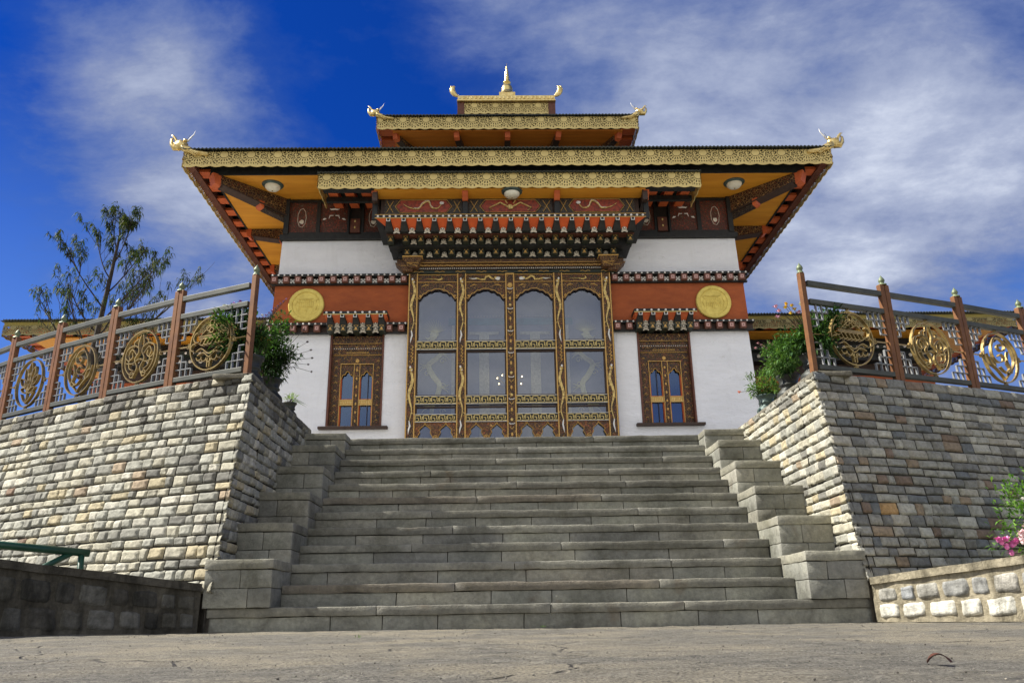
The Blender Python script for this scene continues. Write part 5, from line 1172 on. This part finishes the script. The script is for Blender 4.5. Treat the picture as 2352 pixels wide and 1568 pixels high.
def potted(x, y, z, s, label, mat_='pot_bronze', fol=None, greens=GREEN):
    root = empty('potted_plant', (x, y, z), label=label, category='potted plant', group=G2); pot(x, y, z, s, mat_, root)
    rx, ry, rz, n, Lf, Wf = fol; foliage((x, y, z+.27*s+rz*.8), rx, ry, rz, n, Lf, Wf, greens, root); return root
zl = ZL+.01; zr = ZR+.01
r1 = potted(-3.10, 8.42, zl, 1.05, 'big leafy potted plant with white and purple flowers nearest the left balustrade post', fol=(.33, .32, .30, 2600, .09, .026))
flowers([(-3.02+random.uniform(-.25, .28), 8.28+random.uniform(-.1, .2), zl+.62+random.uniform(-.12, .14)) for _ in range(9)], .020, (.85, .85, .80), r1)
flowers([(-3.33, 8.4, zl+.93), (-3.26, 8.4, zl+.95), (-3.36, 8.5, zl+.9)], .028, (.42, .18, .55), r1, (-3.1, 8.42, zl+.4), 'purple_flower')
flowers([(-3.42, 8.4, zl+.90), (-3.45, 8.35, zl+.84)], .035, (.86, .90, .78), r1, (-3.1, 8.42, zl+.4), 'white_flower')
flowers([(-3.06+.03*k, 8.45, zl+.72+.028*k) for k in range(11)], .017, (.42, .20, .38), r1, (-3.1, 8.42, zl+.4), 'flower_spike')
r2_ = potted(-3.08, 9.20, zl, .95, 'dark bushy potted plant with dry seed heads in the middle of the left wall top', fol=(.32, .28, .30, 2200, .08, .024), greens=[(.035, .075, .02), (.045, .10, .03), (.025, .05, .018)])
flowers([(-2.70, 9.1, zl+.86), (-2.66, 9.15, zl+.72), (-2.60, 9.1, zl+.60), (-2.82, 9.1, zl+.80), (-2.58, 9.1, zl+.5), (-2.62, 9.1, zl+.42), (-2.60, 9.2, zl+.36)], .020, (.07, .04, .035), r2_, (-3.05, 9.2, zl+.4), 'seed_head')
r3 = potted(-3.04, 9.98, zl, .62, 'smallest potted spider plant at the far end of the left wall top', fol=(.06, .06, .06, 60, .09, .014), greens=[(.16, .24, .07), (.22, .30, .10)])
b = MB()
for k in range(9): a = R(random.uniform(-60, 40)); leaf(b, (-3.04, 9.98, zl+.17), (math.cos(a), math.sin(a), .5), random.uniform(.2, .3), .014, (.12, .2, .06), .5)
b.build('long_leaves', 'leaf', r3)
r4 = potted(3.10, 8.30, zr, 1.0, 'large potted plant with yellow and pink flowers nearest the right balustrade post', fol=(.29, .30, .28, 2600, .085, .026))
flowers([(2.72, 8.2, zr+.82), (2.75, 8.2, zr+.77), (2.73, 8.2, zr+.70), (2.97, 8.2, zr+.75)], .034, (.78, .42, .52), r4, (3.1, 8.3, zr+.4), 'pink_flower')
flowers([(2.84, 8.2, zr+.85), (2.90, 8.2, zr+.83), (2.93, 8.2, zr+.79), (2.88, 8.2, zr+.74), (2.83, 8.2, zr+.81)], .030, (.85, .58, .03), r4, (3.1, 8.3, zr+.4), 'yellow_flower')
flowers([(3.03, 8.25, zr+.86), (3.05, 8.25, zr+.89), (3.30, 8.2, zr+.72)], .035, (.80, .82, .62), r4, (3.1, 8.3, zr+.4), 'white_flower')
r5 = potted(3.08, 9.05, zr, .92, 'potted plant with dusky pink flowers in the middle of the right wall top', fol=(.27, .25, .24, 1900, .075, .022), greens=[(.07, .15, .04), (.10, .20, .06), (.045, .10, .03), (.14, .22, .08)])
flowers([(2.72+.035*k, 9.0, zr+.60+.02*((k*7) % 4)) for k in range(7)], .022, (.50, .25, .28), r5, (3.08, 9.05, zr+.35), 'pink_flower')
r6 = potted(3.05, 9.80, zr, .78, 'small green glazed potted plant at the far end of the right wall top', 'pot_green', fol=(.18, .17, .16, 900, .07, .018), greens=[(.10, .18, .05), (.16, .26, .08), (.07, .13, .04)])
flowers([(2.70, 9.75, zr+.26)], .03, (.80, .25, .15), r6, (3.05, 9.8, zr+.22), 'red_flower')

# pink flowering bush behind the right low wall
bs = empty('flowering_bush', (4.45, 6.95, 0), label='bright green bush with pink and white blossoms behind the right low wall', category='bush')
foliage((4.42, 7.0, .78), .42, .30, .44, 2400, .07, .026, [(.12, .26, .04), (.08, .18, .03), (.18, .32, .06), (.06, .12, .03)], bs, sprigs=26)
flowers([(3.86+random.uniform(-.05, .12), 6.8, .60+random.uniform(-.08, .06)) for _ in range(8)], .044, (.72, .20, .48), bs, (4.4, 7, .45), 'pink_flower')
flowers([(4.06+random.uniform(-.08, .14), 6.75, .69+random.uniform(-.09, .09)) for _ in range(16)], .044, (.82, .62, .62), bs, (4.4, 7, .45), 'pale_flower')
flowers([(4.16, 6.7, .55), (4.0, 6.72, .52), (4.2, 6.8, .95), (4.1, 6.8, .98)], .022, (.9, .88, .8), bs, (4.4, 7, .45), 'white_flower')

# slender tree behind the left balustrade
tr = empty('tree', (-7.75, 14.0, tz), label='slender dark tree with drooping leaf tufts behind the left balustrade', category='tree')
random.seed(21)
wood = MB(); crown = MB(); tips = []
def br(p0, d, L, r0, depth):
    pts = [Vector(p0)]; d = Vector(d).normalized(); n = 5
    for k in range(n): d = (d+rnd()*.10+Vector((0, 0, .10 if depth else .02))).normalized(); pts.append(pts[-1]+d*L/n)
    wood.tube(pts, [r0*(1-.62*k/n) for k in range(n+1)], 6 if depth < 2 else 4)
    if depth >= 3 or L < .28: tips.append((pts[-1], d)); return
    if depth: 
        if random.random() < .9: tips.append((pts[-1], d))
    kids = [6, 6, 5][depth] if depth < 3 else 0
    for k in range(kids):
        t_ = random.uniform(.35, 1); q = pts[min(n, max(1, int(t_*n)))]; a = random.uniform(0, 2*math.pi); side = Vector((math.cos(a), math.sin(a)*.7, 0)); nd = (d*.85+side*random.uniform(.40, .80)+Vector((0, 0, .15))).normalized()
        br(q, nd, L*random.uniform(.40, .60), r0*.42, depth+1)
tp = [Vector((-7.85, 14, tz)), Vector((-7.80, 14, 4.2)), Vector((-7.72, 14, 5.3)), Vector((-7.66, 14.02, 6.3)), Vector((-7.60, 14, 7.1)), Vector((-7.68, 14, 7.65))]
wood.tube(tp, [.075, .062, .050, .036, .020, .008], 8)
for (z, dx, dy, up, L, r0) in ((4.5, 1, .2, .75, 2.5, .045), (4.4, -1, .1, .75, 2.2, .035), (4.2, .75, -.5, 1.0, 2.2, .035), (5.1, -1, .3, .9, 1.6, .03), (5.3, 1, -.3, .8, 1.7, .03), (5.6, -.8, -.4, 1, 1.5, .026), (5.9, .9, .4, 1.1, 1.4, .025), (6.2, -.8, .2, 1.1, 1.2, .022), (6.5, .8, -.2, 1.2, 1.1, .02), (6.8, -.5, .3, 1.4, .9, .016), (4.0, 1, .3, .55, 1.8, .03), (5.0, .4, .8, 1, 1.6, .03), (6.9, .5, .2, 1.5, .8, .014), (4.6, -.6, -.8, 1, 1.7, .03)):
    k = 0
    while k < len(tp)-2 and tp[k+1].z < z: k += 1
    q = tp[k].lerp(tp[k+1], (z-tp[k].z)/(tp[k+1].z-tp[k].z)); br(q, (dx*.98, dy*.9, up), L*.84, r0*.62, 1)
tips.append((tp[-1], Vector((0, 0, 1))))
for q, d in tips:
    if random.random() < .30: continue
    g_ = random.choice([(.030, .050, .016), (.045, .070, .020), (.022, .036, .014), (.060, .075, .022)]); off = random.uniform(0, 6)
    for k in range(random.randint(9, 15)):
        a = off+2*math.pi*k/10; leaf(crown, q-d*random.uniform(0, .16), (math.cos(a), math.sin(a), random.uniform(-.5, .7)), random.uniform(.055, .105), .022, jit(g_, .3), random.uniform(.7, 1.6))
wood.build('trunk', 'bark', tr, smooth=True); crown.build('crown', 'leaf', tr)
# ------------------------------------------------------------------ green handrail
hr = empty('handrail', (-4.07, 7.42, 0), label='dark green pipe handrail above the left low wall', category='handrail')
q = MB(); q.tube([(-4.05, 7.44, .69), (-4.6, 7.02, .735), (-5.4, 6.42, .80), (-6.4, 5.7, .88)], .034, 12); q.build('rail', 'green_pipe', hr, smooth=True)
for (a, b_) in (((-4.10, 7.40, .69), (-4.06, 7.43, .0)), ((-4.16, 7.36, .69), (-4.46, 7.10, .45)), ((-5.5, 6.35, .80), (-5.5, 6.35, 0))):
    q = MB(); q.tube([a, b_], .026, 10); q.build('support', 'green_pipe', hr, smooth=True)
# ------------------------------------------------------------------ small things on the paving
q = MB(); n = 9
for i in range(n+1):
    t = i/n; x = .655+.062*t; z = .002+.019*math.sin(math.pi*t)**.8; wv = .012*math.sin(math.pi*min(1, t+.12))+.002
    for k in (-1, 0, 1): q.v.append((x+.004*k, 2.08+k*wv, z+.006*abs(k)*(1-t)+.0015*noise.noise(Vector((x*90, k, 0)))))
for i in range(n):
    for k in (0, 1): q.face((i*3+k, (i+1)*3+k, (i+1)*3+k+1, i*3+k+1))
lo = q.build('dry_leaf', 'dead_leaf', label='curled brown dead leaf lying on the paving at the bottom right', category='leaf')
sm = lo.modifiers.new('thick', 'SOLIDIFY'); sm.thickness = .0012
def tuft(x, y, n, h, label):
    b = MB()
    for _ in range(n): a = random.uniform(0, 6.3); leaf(b, (x+random.uniform(-.02, .02), y+random.uniform(-.02, .02), 0), (math.cos(a)*.5, math.sin(a)*.5, 1), random.uniform(.5, 1)*h, .004, jit((.10, .17, .05), .3), .05)
    b.build('grass_tuft', 'leaf', label=label, category='grass', group='grass tufts in the paving joints')
tuft(-1.22, 5.0, 9, .035, 'tiny grass tuft growing from a paving joint left of centre'); tuft(.0, 7.36, 14, .03, 'tiny grass tuft at the foot of the middle of the lowest step')

q = MB(); random.seed(5)
for _ in range(1100):
    y = .8+6.4*random.random()**1.3; x = CX+random.uniform(-.75, .75)*y; s_ = random.uniform(.0008, .0024)*(1+y*.2); q.col = jit(random.choice([(.24, .22, .18), (.16, .15, .12), (.30, .27, .21), (.08, .07, .055)]), .2); q.blob((x, y, .002), s_, s_, s_*.7, 5, .5)
q.build('grit', 'petal', kind='stuff')
